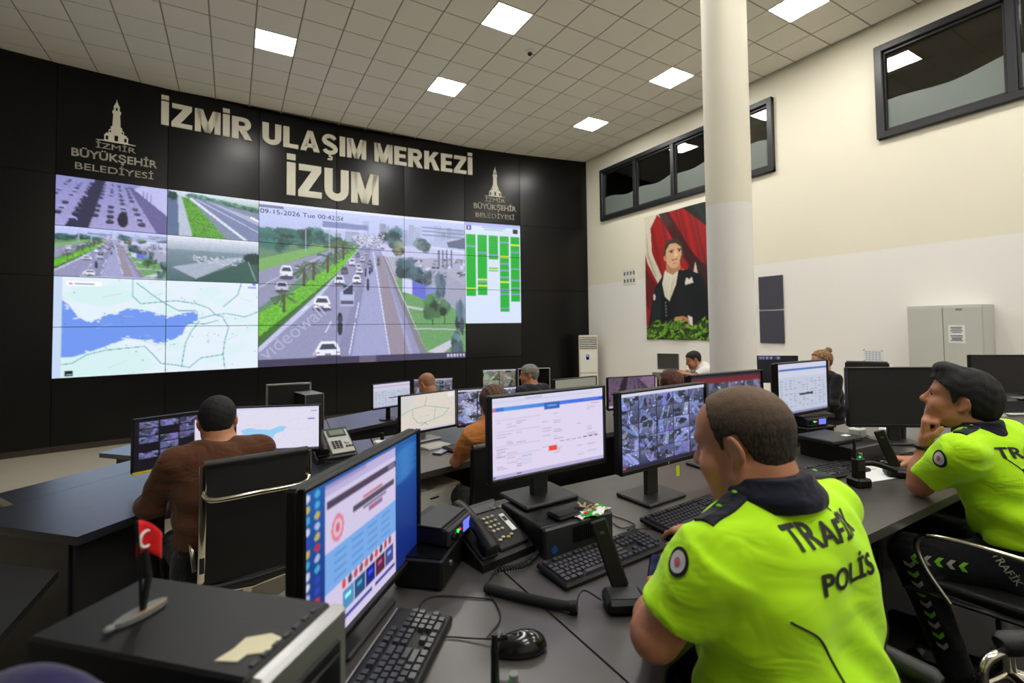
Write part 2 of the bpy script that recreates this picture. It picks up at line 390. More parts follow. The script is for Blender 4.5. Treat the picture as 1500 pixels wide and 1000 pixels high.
def paint_road(w, h, bar=True):
    """the boulevard camera picture: hedge, three lanes, park and flyover"""
    g = Img(w, h, (.80, .80, .88)); U = lambda x, y: ((x - 35) / 1110, (y - (15 + 110 * (x - 35) / 1110)) / ((905 - 50 * (x - 35) / 1110) - (15 + 110 * (x - 35) / 1110)))
    P = lambda *q: [U(*k) for k in q]
    g.vgrad(0, .2, (.80, .83, .95), (.74, .77, .86))
    for k in range(46):                                            # hazy blocks of the city
        x = g.rs.uniform(0, 1); hh = g.rs.uniform(.03, .12) * (1.3 if x > .35 else .6); c = g.rs.uniform(.58, .82)
        g.rect(x, .2 - hh, x + g.rs.uniform(.02, .06), .21, (c * .93, c * .97, c * 1.08), .7)
    g.poly(P((35, 170), (500, 230), (530, 250), (35, 800)), (.42, .56, .42))
    g.poly(P((35, 330), (340, 245), (420, 250), (35, 400)), (.50, .70, .38))
    g.poly(P((35, 395), (330, 290), (420, 260), (430, 270), (240, 420), (35, 590)), (.60, .60, .68))
    g.line(P((35, 480), (330, 310)), .004, (.8, .8, .86))
    for x, y, rx, ry in [(70, 215, .05, .07), (130, 230, .05, .07), (200, 215, .06, .06), (290, 200, .06, .06), (350, 215, .05, .05), (110, 185, .08, .04), (420, 225, .04, .04)]:
        a, b = U(x, y); g.tree(a, b, rx, ry, (.25, .42, .38))
    g.poly(P((560, 240), (620, 240), (660, 320), (905, 850), (35, 905), (35, 830), (300, 560), (530, 260)), (.60, .60, .70))
    g.poly(P((590, 240), (620, 240), (830, 850), (480, 880)), (.67, .68, .80), .75)
    g.poly(P((400, 860), (575, 260), (590, 260), (470, 880)), (.52, .52, .62), .5)
    g.poly(P((615, 300), (650, 310), (800, 840), (690, 850)), (.62, .57, .60))
    g.line(P((600, 290), (690, 840)), .004, (.92, .92, .97))
    for (x0, y0, x1, y1) in [(290, 840, 330, 770), (470, 840, 500, 670), (505, 640, 520, 560), (240, 600, 260, 580), (350, 720, 380, 660)]:
        g.line(P((x0, y0), (x1, y1)), .005, (.9, .9, .95))
    m = g.poly(P((505, 262), (530, 255), (390, 420), (250, 560), (35, 790), (35, 620), (220, 480), (400, 345)), (.45, .76, .22))
    n = g.rs.rand(h, w); g.put(m & (n > .6), (.30, .58, .16), .7); g.put(m & (n < .2), (.62, .90, .35), .6)
    g.poly(P((35, 745), (250, 545), (400, 410), (530, 262), (400, 420), (250, 575), (35, 800)), (.22, .38, .18), .8)
    for x, y in [(245, 380), (290, 350), (400, 260), (360, 310), (150, 520), (440, 240)]:   # palms
        a, b = U(x, y)
        for k in range(14):
            t = g.rs.uniform(0, 6.28); g.line([(a, b), (a + .055 * math.cos(t), b + .05 * math.sin(t) + .02)], .006, (.26 + .12 * g.rs.rand(), .43, .30))
        g.line([(a, b), (a, b + .10)], .012, (.36, .30, .26))
    # right-hand side: barrier, park, flyover, trees
    g.poly(P((650, 310), (1145, 330), (1145, 860), (905, 850)), (.70, .70, .74))
    g.poly(P((650, 305), (672, 310), (915, 830), (870, 845)), (.54, .52, .52)); g.line(P((665, 310), (905, 830)), .004, (.85, .85, .88))
    m = g.poly(P((720, 430), (860, 440), (1145, 640), (1145, 850), (905, 835), (745, 480)), (.46, .66, .40)); g.put(m & (g.rs.rand(h, w) > .7), (.36, .55, .34), .6)
    g.poly(P((905, 825), (1050, 760), (1060, 790), (1000, 835)), (.82, .80, .80)); g.line(P((830, 700), (1140, 705)), .006, (.78, .78, .76)); g.line(P((790, 580), (900, 600), (980, 560)), .012, (.78, .78, .76))
    g.poly(P((860, 380), (1000, 390), (1145, 470), (1145, 640), (1040, 560)), (.66, .66, .72))
    for k in range(60):
        x, y = g.rs.uniform(760, 1140), g.rs.uniform(320, 420); a, b = U(x, y); c = g.rs.choice([.3, .55, .85]); g.rect(a, b, a + .02, b + .015, (c, c, c * 1.1), .9)
    g.poly(P((850, 245), (1000, 225), (1145, 200), (1145, 290), (960, 270)), (.72, .76, .84)); g.poly(P((1030, 235), (1145, 215), (1145, 275), (1040, 262)), (.40, .44, .52)); g.line(P((860, 250), (1140, 290)), .014, (.84, .87, .93))
    for x in (980, 1005, 1030, 1060): g.line(P((x, 280), (x, 370)), .010, (.45, .48, .55))
    for y in (150, 170, 190): g.line(P((880, y), (1140, y + 25)), .006, (.5, .54, .62))
    for x, y, rx, ry, c in [(700, 200, .06, .07, (.28, .40, .42)), (730, 260, .04, .05, (.3, .42, .42)), (780, 370, .05, .08, (.26, .36, .38)), (830, 410, .05, .07, (.28, .38, .40)), (880, 250, .05, .05, (.4, .48, .46)),
                            (990, 480, .035, .10, (.34, .42, .46)), (940, 580, .055, .10, (.26, .40, .26)), (1015, 580, .035, .07, (.28, .40, .30)), (1112, 640, .03, .13, (.34, .42, .46)), (1090, 780, .04, .09, (.33, .42, .44)), (905, 430, .03, .06, (.36, .42, .45)), (745, 270, .03, .05, (.5, .52, .40))]:
        a, b = U(x, y); g.tree(a, b, rx, ry, c)
    for x, y in ((940, 650), (1015, 640)): g.line(P((x, y), (x, y + 30)), .006, (.3, .26, .22))
    g.poly(P((765, 428), (820, 440), (820, 515), (765, 500)), (.84, .85, .94)); g.poly(P((820, 440), (900, 470), (900, 545), (820, 515)), (.42, .44, .80)); g.poly(P((900, 470), (960, 480), (960, 500), (900, 520)), (.52, .56, .78))
    for x in (252, 370): g.line(P((x, 110), (x, 290)), .004, (.72, .74, .8))
    g.poly(P((335, 115), (570, 140), (570, 165), (335, 150)), (.52, .56, .70)); g.line(P((335, 155), (560, 175)), .008, (.85, .87, .94))
    g.poly(P((480, 190), (640, 200), (660, 250), (520, 240)), (.80, .80, .86), .6)
    for k in range(150):
        x, y = g.rs.uniform(480, 660), g.rs.uniform(180, 260); a, b = U(x, y); c = g.rs.choice([.45, .6, .9]); g.rect(a, b, a + .008, b + .007, (c, c, c * 1.05), .8)
    def car(x, y, wd, hh, c, roof=(.28, .30, .36)):
        a, b = U(x, y); q = wd / 1110; k = hh / 850
        g.ell(a, b + k * .42, q * .56, k * .16, (.25, .25, .30), .8)
        g.rect(a - q * .5, b - k * .02, a + q * .5, b + k * .36, c); g.poly([(a - q * .5, b), (a - q * .36, b - k * .42), (a - q * .28, b - k * .5), (a + q * .28, b - k * .5), (a + q * .36, b - k * .42), (a + q * .5, b)], c); g.poly([(a - q * .38, b - k * .04), (a - q * .27, b - k * .34), (a + q * .27, b - k * .34), (a + q * .38, b - k * .04)], roof); g.rect(a - q * .46, b + k * .30, a + q * .46, b + k * .40, (.3, .3, .36))
        g.rect(a - q * .48, b + k * .12, a - q * .36, b + k * .2, (.65, .25, .25)); g.rect(a + q * .36, b + k * .12, a + q * .48, b + k * .2, (.65, .25, .25)); g.rect(a - q * .12, b + k * .2, a + q * .12, b + k * .3, (.55, .55, .6))
    for x, y, wd, hh, c in [(485, 340, 34, 42, .9), (445, 385, 38, 42, .42), (520, 365, 30, 34, .85), (525, 390, 36, 32, .9), (420, 438, 48, 52, .92), (510, 435, 46, 48, .95), (540, 325, 28, 30, .8), (515, 300, 24, 26, .5), (580, 340, 26, 32, .6), (560, 290, 18, 20, .8),
                              (160, 398, 62, 70, .93), (140, 475, 60, 50, .8), (332, 562, 86, 78, .95), (363, 815, 118, 92, .96), (628, 335, 18, 46, .45), (650, 265, 24, 14, .6)]:
        car(x, y, wd, hh, (c, c, c * 1.03))
    a, b = U(460, 540); g.rect(a - .033, b - .05, a + .033, b + .045, (.74, .76, .84)); g.rect(a - .03, b + .01, a + .03, b + .035, (.35, .36, .42)); g.rect(a - .02, b - .09, a + .025, b - .03, (.22, .24, .32)); g.line([(a - .03, b - .05), (a + .02, b - .1)], .006, (.7, .72, .8))
    for x, y, sc in [(422, 670, 1.0), (570, 460, .55), (558, 395, .4), (580, 385, .4), (592, 375, .35)]:
        a, b = U(x, y); g.ell(a, b + .03 * sc, .013 * sc, .05 * sc, (.2, .2, .26)); g.ell(a, b - .03 * sc, .013 * sc, .03 * sc, (.26, .27, .36)); g.ell(a, b - .055 * sc, .008 * sc, .014 * sc, (.12, .12, .16))
    g.noise(.10); g.mul((.97, .98, 1.05))
    if bar:
        g.rect(0, .957, 1, 1, (.27, .25, .36)); g.rect(.44, .957, .52, 1, (.42, .38, .48)); g.rect(0, 0, 1, .016, (.90, .91, .97)); g.rect(0, .02, .10, .036, (.45, .46, .60))
        for k in range(6): g.rect(.895 + k * .018, .968, .905 + k * .018, .988, (.8, .8, .9))
    return g
def paint_jam(w, h):
    g = Img(w, h, (.66, .64, .80)); g.vgrad(0, 1, (.60, .60, .78), (.70, .68, .82))
    g.poly([(.33, 0), (.42, 0), (.28, 1), (.08, 1)], (.20, .19, .30)); g.poly([(.62, .05), (1, .2), (1, 1), (.9, 1)], (.42, .40, .58)); g.poly([(.75, 0), (1, 0), (1, .6), (.68, .1)], (.80, .80, .92))
    for k in range(9): g.line([(.70 + k * .035, .05 + k * .03), (.70 + k * .035, .5 + k * .05)], .004, (.45, .44, .60))
    for lane, (xt, xb) in enumerate([(.12, -.25), (.22, -.05), (.30, .12), (.42, .30), (.48, .46), (.54, .62), (.60, .78)]):
        for k in range(12):
            t = (k / 12) ** 1.6; y = .06 + .9 * t; x = xt + (xb - xt) * t; q = .02 + .05 * t
            if g.rs.rand() > .12:
                c = g.rs.choice([.12, .2, .75]); g.ell(x, y, q * .6, q * .75, (c, c, c * 1.3)); g.rect(x - q * .5, y, x + q * .5, y + q * .7, (.16, .15, .24), .9); g.rect(x - q * .4, y - q * .3, x + q * .4, y, (.6, .6, .75), .6)
    g.ell(.58, .78, .05, .16, (.12, .11, .18)); g.noise(.14); g.mul((.92, .92, 1.0)); return g
def paint_slope(w, h):
    g = Img(w, h, (.5, .55, .66)); g.vgrad(0, .25, (.86, .90, .96), (.6, .7, .66))
    for k in range(16): g.tree(.25 + k * .05, .08 + k * .012, .06, .06, (.3, .48, .42))
    g.poly([(.25, .1), (.6, .2), (1, .55), (1, 1), (.9, 1), (.2, .12)], (.48, .52, .68)); g.poly([(.5, .2), (1, .48), (1, .62), (.4, .16)], (.66, .70, .82))
    g.poly([(.0, .0), (.1, .1), (.2, 1), (0, 1)], (.36, .44, .58)); g.poly([(.1, .1), (.16, .12), (.3, 1), (.12, 1)], (.72, .76, .84))
    m = g.poly([(.14, .12), (.24, .15), (.62, 1), (.26, 1)], (.40, .68, .22)); g.put(m & (g.rs.rand(h, w) > .6), (.22, .42, .18), .8)
    g.line([(.24, .15), (.85, 1)], .03, (.86, .88, .94)); g.line([(.3, .15), (1, .78)], .008, (.85, .87, .93))
    for k in range(8): g.rect(.9 + k * .012, .42 + k * .01, .93 + k * .01, .46 + k * .01, (.95, .95, 1))
    g.ell(.05, .12, .05, .1, (.14, .26, .24), 1, .6); g.noise(.12); return g
def paint_haze(w, h):
    g = Img(w, h, (.44, .53, .60)); g.vgrad(0, .3, (.90, .91, .96), (.62, .68, .76)); g.vgrad(.3, 1, (.50, .58, .64), (.30, .42, .44))
    g.poly([(.05, .7), (.7, .42), (.85, .40), (.3, .95)], (.66, .70, .78)); g.poly([(.3, .95), (.9, .45), (1, .5), (1, 1), (.25, 1)], (.22, .36, .34)); g.ell(.93, .42, .1, .14, (.12, .22, .22), 1, .6)
    for k in range(60): g.rect(g.rs.uniform(.2, .8), g.rs.uniform(.42, .62), 0, 0, (.85, .87, .92)) if 0 else g.ell(g.rs.uniform(.25, .8), g.rs.uniform(.42, .6), .012, .014, (.8, .82, .88))
    g.line([(.88, .5), (.97, .95)], .01, (.62, .70, .70)); g.noise(.12); return g
def paint_map(w, h, full=True):
    g = Img(w, h, (.92, .95, .97))
    for k in range(40): g.ell(g.rs.rand(), g.rs.rand(), .05, .05, (.86, .95, .94), .5, .8)
    g.ell(.15, .9, .3, .18, (.84, .95, .93), .7, .4); g.ell(.2, .18, .15, .1, (.84, .95, .93), .7, .4)
    sea = [(.03, .22), (.07, .30), (.10, .40), (.14, .45), (.18, .43), (.22, .38), (.27, .36), (.32, .31), (.40, .33), (.46, .36), (.52, .40), (.58, .36), (.66, .34), (.66, .44), (.60, .50), (.58, .60), (.52, .66), (.47, .69), (.42, .65), (.32, .62), (.25, .68), (.14, .76), (.08, .80), (.03, .80)]
    g.poly(sea, (.45, .60, .93))
    for k in range(90):
        a, b = sea[g.rs.randint(len(sea) - 2)]; g.ell(a + g.rs.uniform(-.02, .02), b + g.rs.uniform(-.02, .02), .008, .008, (.90, .94, .97), .8)
    tl = (.18, .60, .62)
    for l in [[(.34, 0), (.34, .18), (.38, .26), (.46, .24), (.55, .22), (.65, .25), (.72, .30), (.76, .38), (.80, .40)], [(.36, .04), (.42, .14), (.50, .26), (.56, .33), (.65, .33)], [(.67, .42), (.74, .38), (.82, .36), (.92, .40), (1, .34)],
              [(.03, .87), (.08, .86), (.14, .78), (.22, .74), (.40, .71), (.44, .80), (.48, .90), (.56, .93), (.62, .96), (.68, .86), (.80, .83)], [(.80, .42), (.83, .52), (.81, .66), (.80, .82), (.81, .98)], [(.67, .45), (.63, .55), (.60, .68), (.59, .80), (.58, .95)], [(.90, 0), (.88, .14), (.80, .28)], [(.60, .47), (.70, .48), (.77, .44)]]:
        g.line(l, .0055, tl, .75)
    for k in range(40): g.line([(g.rs.rand(), g.rs.rand())] * 2, .008, (.35, .45, .5), .5)
    for k in range(26):
        x, y = g.rs.rand(2); g.line([(x, y), (x + g.rs.uniform(-.1, .1), y + g.rs.uniform(-.08, .08))], .003, (.72, .78, .80), .7)
    if full:
        g.rect(0, 0, .035, 1, (.80, .86, .95)); g.rect(.05, .04, .2, .09, (1, 1, 1)); g.rect(.06, .06, .075, .075, (.85, .3, .3)); g.rect(.085, .062, .17, .074, (.6, .6, .65)); g.rect(.965, .0, .985, .03, (.5, .5, .9)); g.rect(.94, .04, .99, .06, (.6, .6, .92))
        g.rect(.05, .93, .085, .985, (.05, .06, .1)); g.rect(.056, .965, .08, .975, (.7, .8, .9))
    g.mul((.97, .99, 1.01)); return g
def paint_table(w, h):
    g = Img(w, h, (.84, .89, .98)); g.rect(0, 0, 1, .03, (.70, .72, .93)); g.rect(.02, .03, .11, .08, (.24, .26, .62)); g.ell(.065, .055, .012, .02, (.9, .9, 1)); g.rect(.86, .04, .95, .09, (.12, .12, .16))
    g.rect(.3, .035, .72, .045, (.62, .68, .82)); g.rect(.34, .06, .68, .07, (.66, .70, .84))
    gr = (.05, .72, .18); vio = (.52, .60, .78); ye = (.82, .92, .25)
    for k, (y1, cuts) in enumerate([(.73, {.23: vio, .65: ye}), (.72, {.29: vio, .56: ye, .58: vio, .62: ye}), (.36, {.31: vio}), (.88, {.18: vio, .32: ye, .39: vio, .46: vio, .53: vio, .58: ye, .66: vio, .70: vio, .84: vio}), (.78, {.20: ye, .27: vio, .44: vio, .56: vio, .64: vio, .70: vio})]):
        x0 = .015 + k * .2; g.rect(x0, .12, x0 + .17, y1, gr)
        for j in range(40):
            y = .12 + j * .0205
            if y < y1: g.rect(x0, y, x0 + .17, y + .003, (.10, .55, .18), .8)
        for y, c in cuts.items(): g.rect(x0, y, x0 + .17, y + .015, c)
    g.rect(.415, .44, .585, .455, gr); g.rect(.415, .455, .585, .465, ye); g.rect(.415, .467, .585, .48, gr); return g
def paint_thumb(w, h, k):
    g = Img(w, h, (.45, .47, .58)); g.rs = np.random.RandomState(100 + k); r = g.rs
    base = r.uniform(.26, .52); g.vgrad(0, 1, (base * 1.3, base * 1.3, base * 1.5), (base * .8, base * .82, base))
    for q in range(6): a, b = r.rand(2); g.poly([(a, b), (a + r.uniform(-.5, .5), b + r.uniform(-.4, .4)), (a + r.uniform(-.5, .5), b + r.uniform(-.4, .4)), (a + r.uniform(-.2, .2), b + r.uniform(-.5, .5))], [v * r.uniform(.4, 1.7) for v in (.40, .42, .52)], .8)
    for q in range(r.randint(1, 4)): g.tree(r.rand(), r.rand(), r.uniform(.12, .3), r.uniform(.12, .3), (.15, .21, .20) if r.rand() > .3 else (.20, .32, .16))
    for q in range(r.randint(1, 3)): g.line([(r.rand(), r.uniform(-.1, .4)), (r.uniform(-.2, 1.2), 1.1)], r.uniform(.05, .3), [v * r.uniform(.7, 1.25) for v in (.54, .56, .68)], .9)
    g.line([(r.rand(), r.rand()), (r.rand(), 1)], .03, (.80, .81, .92), .8)
    for q in range(14): a, b = r.rand(2); c = r.choice([.08, .15, .3, .9]); g.rect(a, b, a + r.uniform(.03, .10), b + r.uniform(.03, .09), (c, c, c * 1.1), .85)
    g.noise(.35); return g
def paint_mosaic(w, h, nx, ny, seed, tint=(.9, .92, 1.1), bar=True):
    g = Img(w, h, (.08, .08, .12)); t = .05 if bar else 0
    for j in range(ny):
        for i in range(nx):
            g.paste(paint_thumb(40, 26, seed + j * nx + i), i / nx, t + j / ny * (1 - t - .03), (i + .97) / nx, t + (j + .96) / ny * (1 - t - .03))
    g.a = g.a.mean(2, keepdims=True) * .62 + g.a * .38; g.mul(tint)
    if bar: g.rect(0, 0, 1, .045, (.82, .82, .90)); g.rect(0, .965, 1, 1, (.16, .14, .26)); g.rect(.02, .968, .05, .995, (.8, .3, .4))
    return g
def paint_form(w, h):
    g = Img(w, h, (.87, .83, .93)); g.rect(0, 0, 1, .10, (.84, .83, .93)); g.rect(.28, .03, .42, .04, (.7, .7, .8)); g.rect(0, .055, .9, .06, (.76, .76, .86))
    for k in range(40):
        t = k / 40; g.rect(t, .125, t + .027, .175, (.30 - .1 * t, .62 - .25 * t, .88)); 
    g.rect(.03, .125, .1, .175, (.20, .45, .80)); g.rect(.015, .13, .035, .17, (.92, .35, .4)); g.rect(.44, .125, .58, .215, (.14, .40, .74)); g.rect(.47, .16, .55, .175, (.7, .8, .95)); g.rect(.82, .14, .96, .15, (.45, .55, .85)); g.rect(.88, .2, .97, .207, (.85, .45, .5))
    for k in range(70):
        x = g.rs.choice([.04, .12, .2, .42, .52, .74, .84]); y = .25 + g.rs.randint(22) * .03; g.rect(x, y, x + g.rs.uniform(.03, .09), y + .008, (.56, .52, .63), .6)
    for y in (.28, .42, .60, .72): g.rect(.03, y, .4, y + .003, (.76, .72, .84))
    for x in np.arange(.58, .96, .055): g.rect(x, .655 - (x - .58) * .02, x + .035, .667 - (x - .58) * .02, (.45, .42, .54))
    g.rect(.475, .70, .55, .765, (.92, .30, .20)); g.rect(.24, .76, .33, .775, (.65, .75, .92)); g.rect(.24, .79, .33, .88, (.83, .81, .91)); g.rect(0, .955, 1, 1, (.72, .68, .84)); g.rect(.2, .965, .24, .985, (.45, .42, .6)); g.rect(.01, .965, .03, .99, (.35, .4, .8))
    return g
def paint_list(w, h, bar=(.16, .42, .70)):
    g = Img(w, h, (.74, .77, .84)); g.rect(0, 0, 1, .1, (.80, .80, .90)); g.rect(0, .1, 1, .15, bar); g.rect(0, .16, 1, .28, (.80, .80, .88)); g.rect(.02, .11, .05, .14, (.85, .45, .5))
    for j in range(11):
        for x in np.arange(.06, .95, .085):
            if g.rs.rand() > .35: g.rect(x, .34 + j * .052, x + g.rs.uniform(.02, .06), .352 + j * .052, (.42, .44, .52), .8)
    g.rect(.42, .62, .70, .655, (.16, .16, .24)); g.rect(0, .96, 1, 1, (.55, .52, .72)); return g
def paint_streets(w, h):
    g = Img(w, h, (.88, .84, .80)); g.poly([(0, 0), (.3, 0), (.1, .5), (0, .6)], (.84, .83, .82))
    for k in range(50):
        x, y = g.rs.uniform(.1, .9, 2); t = g.rs.choice([0, 1.57]) + .2; g.line([(x, y), (x + .2 * math.cos(t), y + .25 * math.sin(t))], .004, (.80, .80, .78), .8)
    gr = (.35, .72, .55)
    for l in [[(.02, .5), (.2, .38), (.42, .33), (.62, .40), (.88, .50)], [(.20, .38), (.22, .62), (.30, .78), (.42, .80), (.60, .74), (.76, .68), (.88, .50)], [(.42, .33), (.46, .1)], [(.42, .80), (.48, .88)], [(.36, .86), (.45, .80)], [(.62, .40), (.60, .72)]]: g.line(l, .010, gr, .85)
    g.line([(.5, .3), (.5, .62), (.3, .6), (.3, .4)], .004, (.6, .75, .6)); g.rect(0, .95, 1, 1, (.78, .76, .84)); g.rect(.86, .05, .97, .16, (.93, .92, .93)); g.mul((.98, .98, .98)); return g
def paint_bay(w, h):
    g = Img(w, h, (.90, .88, .91))
    for k in range(60):
        x, y = g.rs.rand(2); g.line([(x, y), (x + g.rs.uniform(-.12, .12), y + g.rs.uniform(-.1, .1))], .004, (.86, .80, .82), .8)
    g.poly([(.05, .52), (.14, .46), (.25, .50), (.40, .52), (.52, .44), (.60, .46), (.56, .56), (.46, .62), (.44, .72), (.36, .78), (.30, .86), (.18, .84), (.10, .66)], (.62, .82, .92))
    g.rect(.86, .28, .95, .31, (.55, .52, .85)); g.rect(.90, .1, .97, .12, (.6, .6, .85)); g.rect(0, 0, 1, .05, (.84, .83, .90)); g.rect(0, .95, 1, 1, (.25, .25, .35)); g.mul((.97, .98, 1.03)); return g
def paint_desktop(w, h):
    g = Img(w, h, (.06, .22, .52)); g.vgrad(0, 1, (.10, .36, .66), (.03, .12, .42))
    for k in range(26):
        t = k / 26; g.ell(.85 + .06 * math.sin(k), .08 + .25 * t, .10, .03, (.25, .52, .78), .25, .6)
    g.rect(.14, .03, .74, 1, (.82, .78, .90)); g.rect(.14, .03, .74, .10, (.72, .68, .84)); g.rect(.14, .03, .45, .06, (.60, .56, .74)); g.rect(.15, .13, .74, .185, (.30, .24, .34)); g.rect(.66, .14, .73, .175, (.5, .45, .55))
    g.rect(.42, .245, .60, .258, (.75, .35, .4)); g.rect(.34, .27, .72, .305, (.32, .28, .36)); g.rect(.42, .315, .64, .335, (.42, .38, .48)); g.rect(.47, .345, .60, .375, (.55, .40, .60)); g.rect(.49, .35, .53, .37, (.8, .3, .35))
    g.ell(.225, .33, .045, .085, (.86, .50, .58)); g.ell(.225, .33, .03, .055, (.88, .72, .80)); g.ell(.225, .33, .014, .03, (.8, .4, .5))
    g.rect(.14, .44, .74, .68, (.46, .66, .90))
    for j in range(4):
        for i in range(4): g.rect(.20 + i * .13, .48 + j * .05, .29 + i * .13, .495 + j * .05, (.32, .46, .74)); 
    for i in range(10):
        c = [(.85, .3, .25), (.3, .25, .35), (.75, .3, .35), (.6, .3, .3), (.8, .35, .3), (.5, .25, .4)][i % 6]; g.ell(.27 + i * .045, .715, .016, .03, c)
    for i, c in enumerate([(.30, .55, .75), (.10, .30, .45), (.06, .12, .50), (.35, .12, .25), (.25, .3, .55)]): g.rect(.26 + i * .092, .76, .345 + i * .092, .88, c); g.rect(.28 + i * .092, .79, .32 + i * .092, .82, [min(1, v * 1.8 + .1) for v in c])
    g.rect(.26, .92, .50, .94, (.18, .22, .62)); g.rect(.53, .92, .73, .94, (.18, .22, .62))
    for j in range(15):
        for i in range(2):
            c = [(.9, .9, .95), (.85, .15, .15), (.3, .7, .85), (.2, .25, .75), (.85, .75, .3), (.75, .8, .9)][g.rs.randint(6)]
            g.ell(.03 + i * .06, .05 + j * .062, .016, .022, c, .85)
    return g
def paint_cams(w, h):
    g = Img(w, h, (.05, .04, .09)); k = 0
    for j in range(5):
        for i in range(3):
            if (i, j) not in ((1, 1), (0, 3), (2, 3)): g.paste(paint_thumb(30, 18, 300 + k), .05 + i * .19, .06 + j * .15, .05 + i * .19 + .175, .06 + j * .15 + .125)
            k += 1
    g.a = g.a.mean(2, keepdims=True) * .6 + g.a * .4; g.mul((.75, .75, 1.02)); g.rect(.58, .16, 1, .72, (.86, .83, .92)); g.rect(.60, .22, .9, .23, (.7, .68, .78)); g.rect(.60, .3, .8, .31, (.7, .68, .78)); return g
def paint_poster(w, h):
    """banner picture: a man in a dark tail coat before red and white drapery, leaves below"""
    g = Img(w, h, (.62, .08, .09)); red = (.66, .09, .10)
    for k in range(26): x = k / 26 * 1.6 - .3; g.poly([(x, 0), (x + .03, 0), (x + .33, .7), (x + .28, .7)], [v * g.rs.uniform(.6, 1.2) for v in red], .8)
    g.poly([(.0, .0), (.22, .0), (.10, .10), (.12, .30), (.30, .52), (.22, .56), (.04, .38), (0, .3)], (.88, .84, .76)); g.poly([(.22, 0), (.34, .0), (.46, .10), (.38, .12), (.28, .04)], (.85, .80, .74))
    g.poly([(.02, .1), (.06, .3), (.2, .5), (.17, .5), (.03, .33)], (.70, .66, .58), .7)
    g.poly([(.24, .0), (.40, .0), (.70, .30), (.95, .48), (.92, .6), (.6, .36)], (.20, .06, .06), .85); g.poly([(.62, 0), (1, 0), (1, .20), (.78, .08)], (.07, .12, .10)); g.poly([(.78, 0), (.84, 0), (1, .16), (1, .20)], (.14, .2, .17), .6)
    g.poly([(.62, .50), (.80, .40), (1, .47), (1, .62), (.8, .56)], (.22, .10, .09), .85); g.poly([(.60, .46), (.76, .52), (.80, .42), (.84, .54), (.66, .55)], (.88, .80, .76))
    g.poly([(0, .42), (.18, .56), (.12, .8), (0, .72)], (.38, .06, .08), .8)
    coat = (.06, .07, .08)
    g.poly([(.16, .58), (.30, .50), (.44, .47), (.66, .47), (.88, .52), (.96, .62), (1, .90), (1, 1), (.0, 1), (.06, .80)], coat); g.poly([(.16, .6), (.26, .56), (.24, .84), (.12, .95), (.06, .9)], (.11, .14, .16))
    g.poly([(.34, .46), (.56, .45), (.52, .56), (.40, .70), (.32, .66), (.28, .58)], (.90, .87, .80)); g.poly([(.44, .56), (.50, .5), (.46, .6), (.41, .69)], (.76, .73, .68), .6)
    g.line([(.28, .56), (.32, .68), (.38, .74)], .02, (.03, .03, .04)); g.line([(.56, .46), (.52, .58), (.44, .70)], .03, (.03, .03, .04))
    for k in range(5): g.ell(.335, .71 + k * .025, .012, .007, (.55, .55, .55))
    g.poly([(.64, .56), (.66, .53), (.70, .55), (.74, .53), (.76, .575), (.64, .585)], (.92, .90, .86)); g.ell(.14, .66, .02, .025, (.85, .86, .86))
    skin = (.86, .68, .52); g.poly([(.36, .40), (.56, .40), (.58, .46), (.46, .50), (.36, .47)], (.74, .52, .38)); g.ell(.47, .335, .125, .105, skin); g.ell(.48, .39, .09, .06, skin); g.ell(.345, .355, .022, .03, (.76, .56, .44))
    g.poly([(.32, .35), (.33, .27), (.40, .225), (.52, .22), (.60, .26), (.625, .34), (.60, .36), (.58, .29), (.50, .255), (.41, .26), (.365, .30), (.355, .34)], (.24, .19, .15)); g.poly([(.60, .28), (.63, .36), (.58, .42), (.56, .40), (.60, .34)], (.40, .27, .20), .8)
    g.poly([(.50, .30), (.535, .35), (.52, .362), (.48, .36)], (.93, .78, .64)); g.line([(.405, .315), (.47, .308)], .016, (.30, .22, .16)); g.line([(.535, .305), (.59, .312)], .016, (.30, .22, .16)); g.ell(.445, .322, .018, .007, (.15, .15, .18)); g.ell(.56, .32, .016, .007, (.15, .15, .18)); g.line([(.45, .385), (.53, .382)], .014, (.58, .30, .26)); g.line([(.47, .415), (.53, .412)], .01, (.72, .52, .40))
    g.ell(.58, .86, .10, .04, (.78, .50, .36)); g.ell(.52, .845, .06, .022, (.84, .60, .46)); g.ell(.62, .885, .06, .03, (.66, .38, .26)); g.poly([(.66, .815), (.72, .83), (.72, .9), (.69, .9)], (.90, .90, .88))
    for k in range(520):
        x = g.rs.rand(); y = g.rs.uniform(.90 - .05 * math.sin(x * 9) ** 2, 1.0); t = g.rs.uniform(-1, 1); c = g.rs.choice([.35, .7, 1.2, 1.9]); g.line([(x, y), (x + .045 * math.cos(t), y + .022 * math.sin(t))], .022, (.26 * c, .38 * c, .10 * c))
    for k in range(40): x = g.rs.uniform(.3, .55); y = g.rs.uniform(.86, .93); g.line([(x, y), (x + .03, y - .02)], .012, (.35, .55, .18))
    g.noise(.08); return g
# ------------------------------------------------------------------ the room
CEIL = 6.18; LOW = -0.55; XR = 8.72
ARC_C = Vector((2.056, -18.84)); ARC_R = 30.34; DTH = 0.0516; TH0 = -0.0009
def arc_pt(th, off=0.0): return Vector((ARC_C.x + (ARC_R - off) * math.sin(th), ARC_C.y + (ARC_R - off) * math.cos(th)))
def arc_th(x): return math.asin((x - ARC_C.x) / ARC_R)

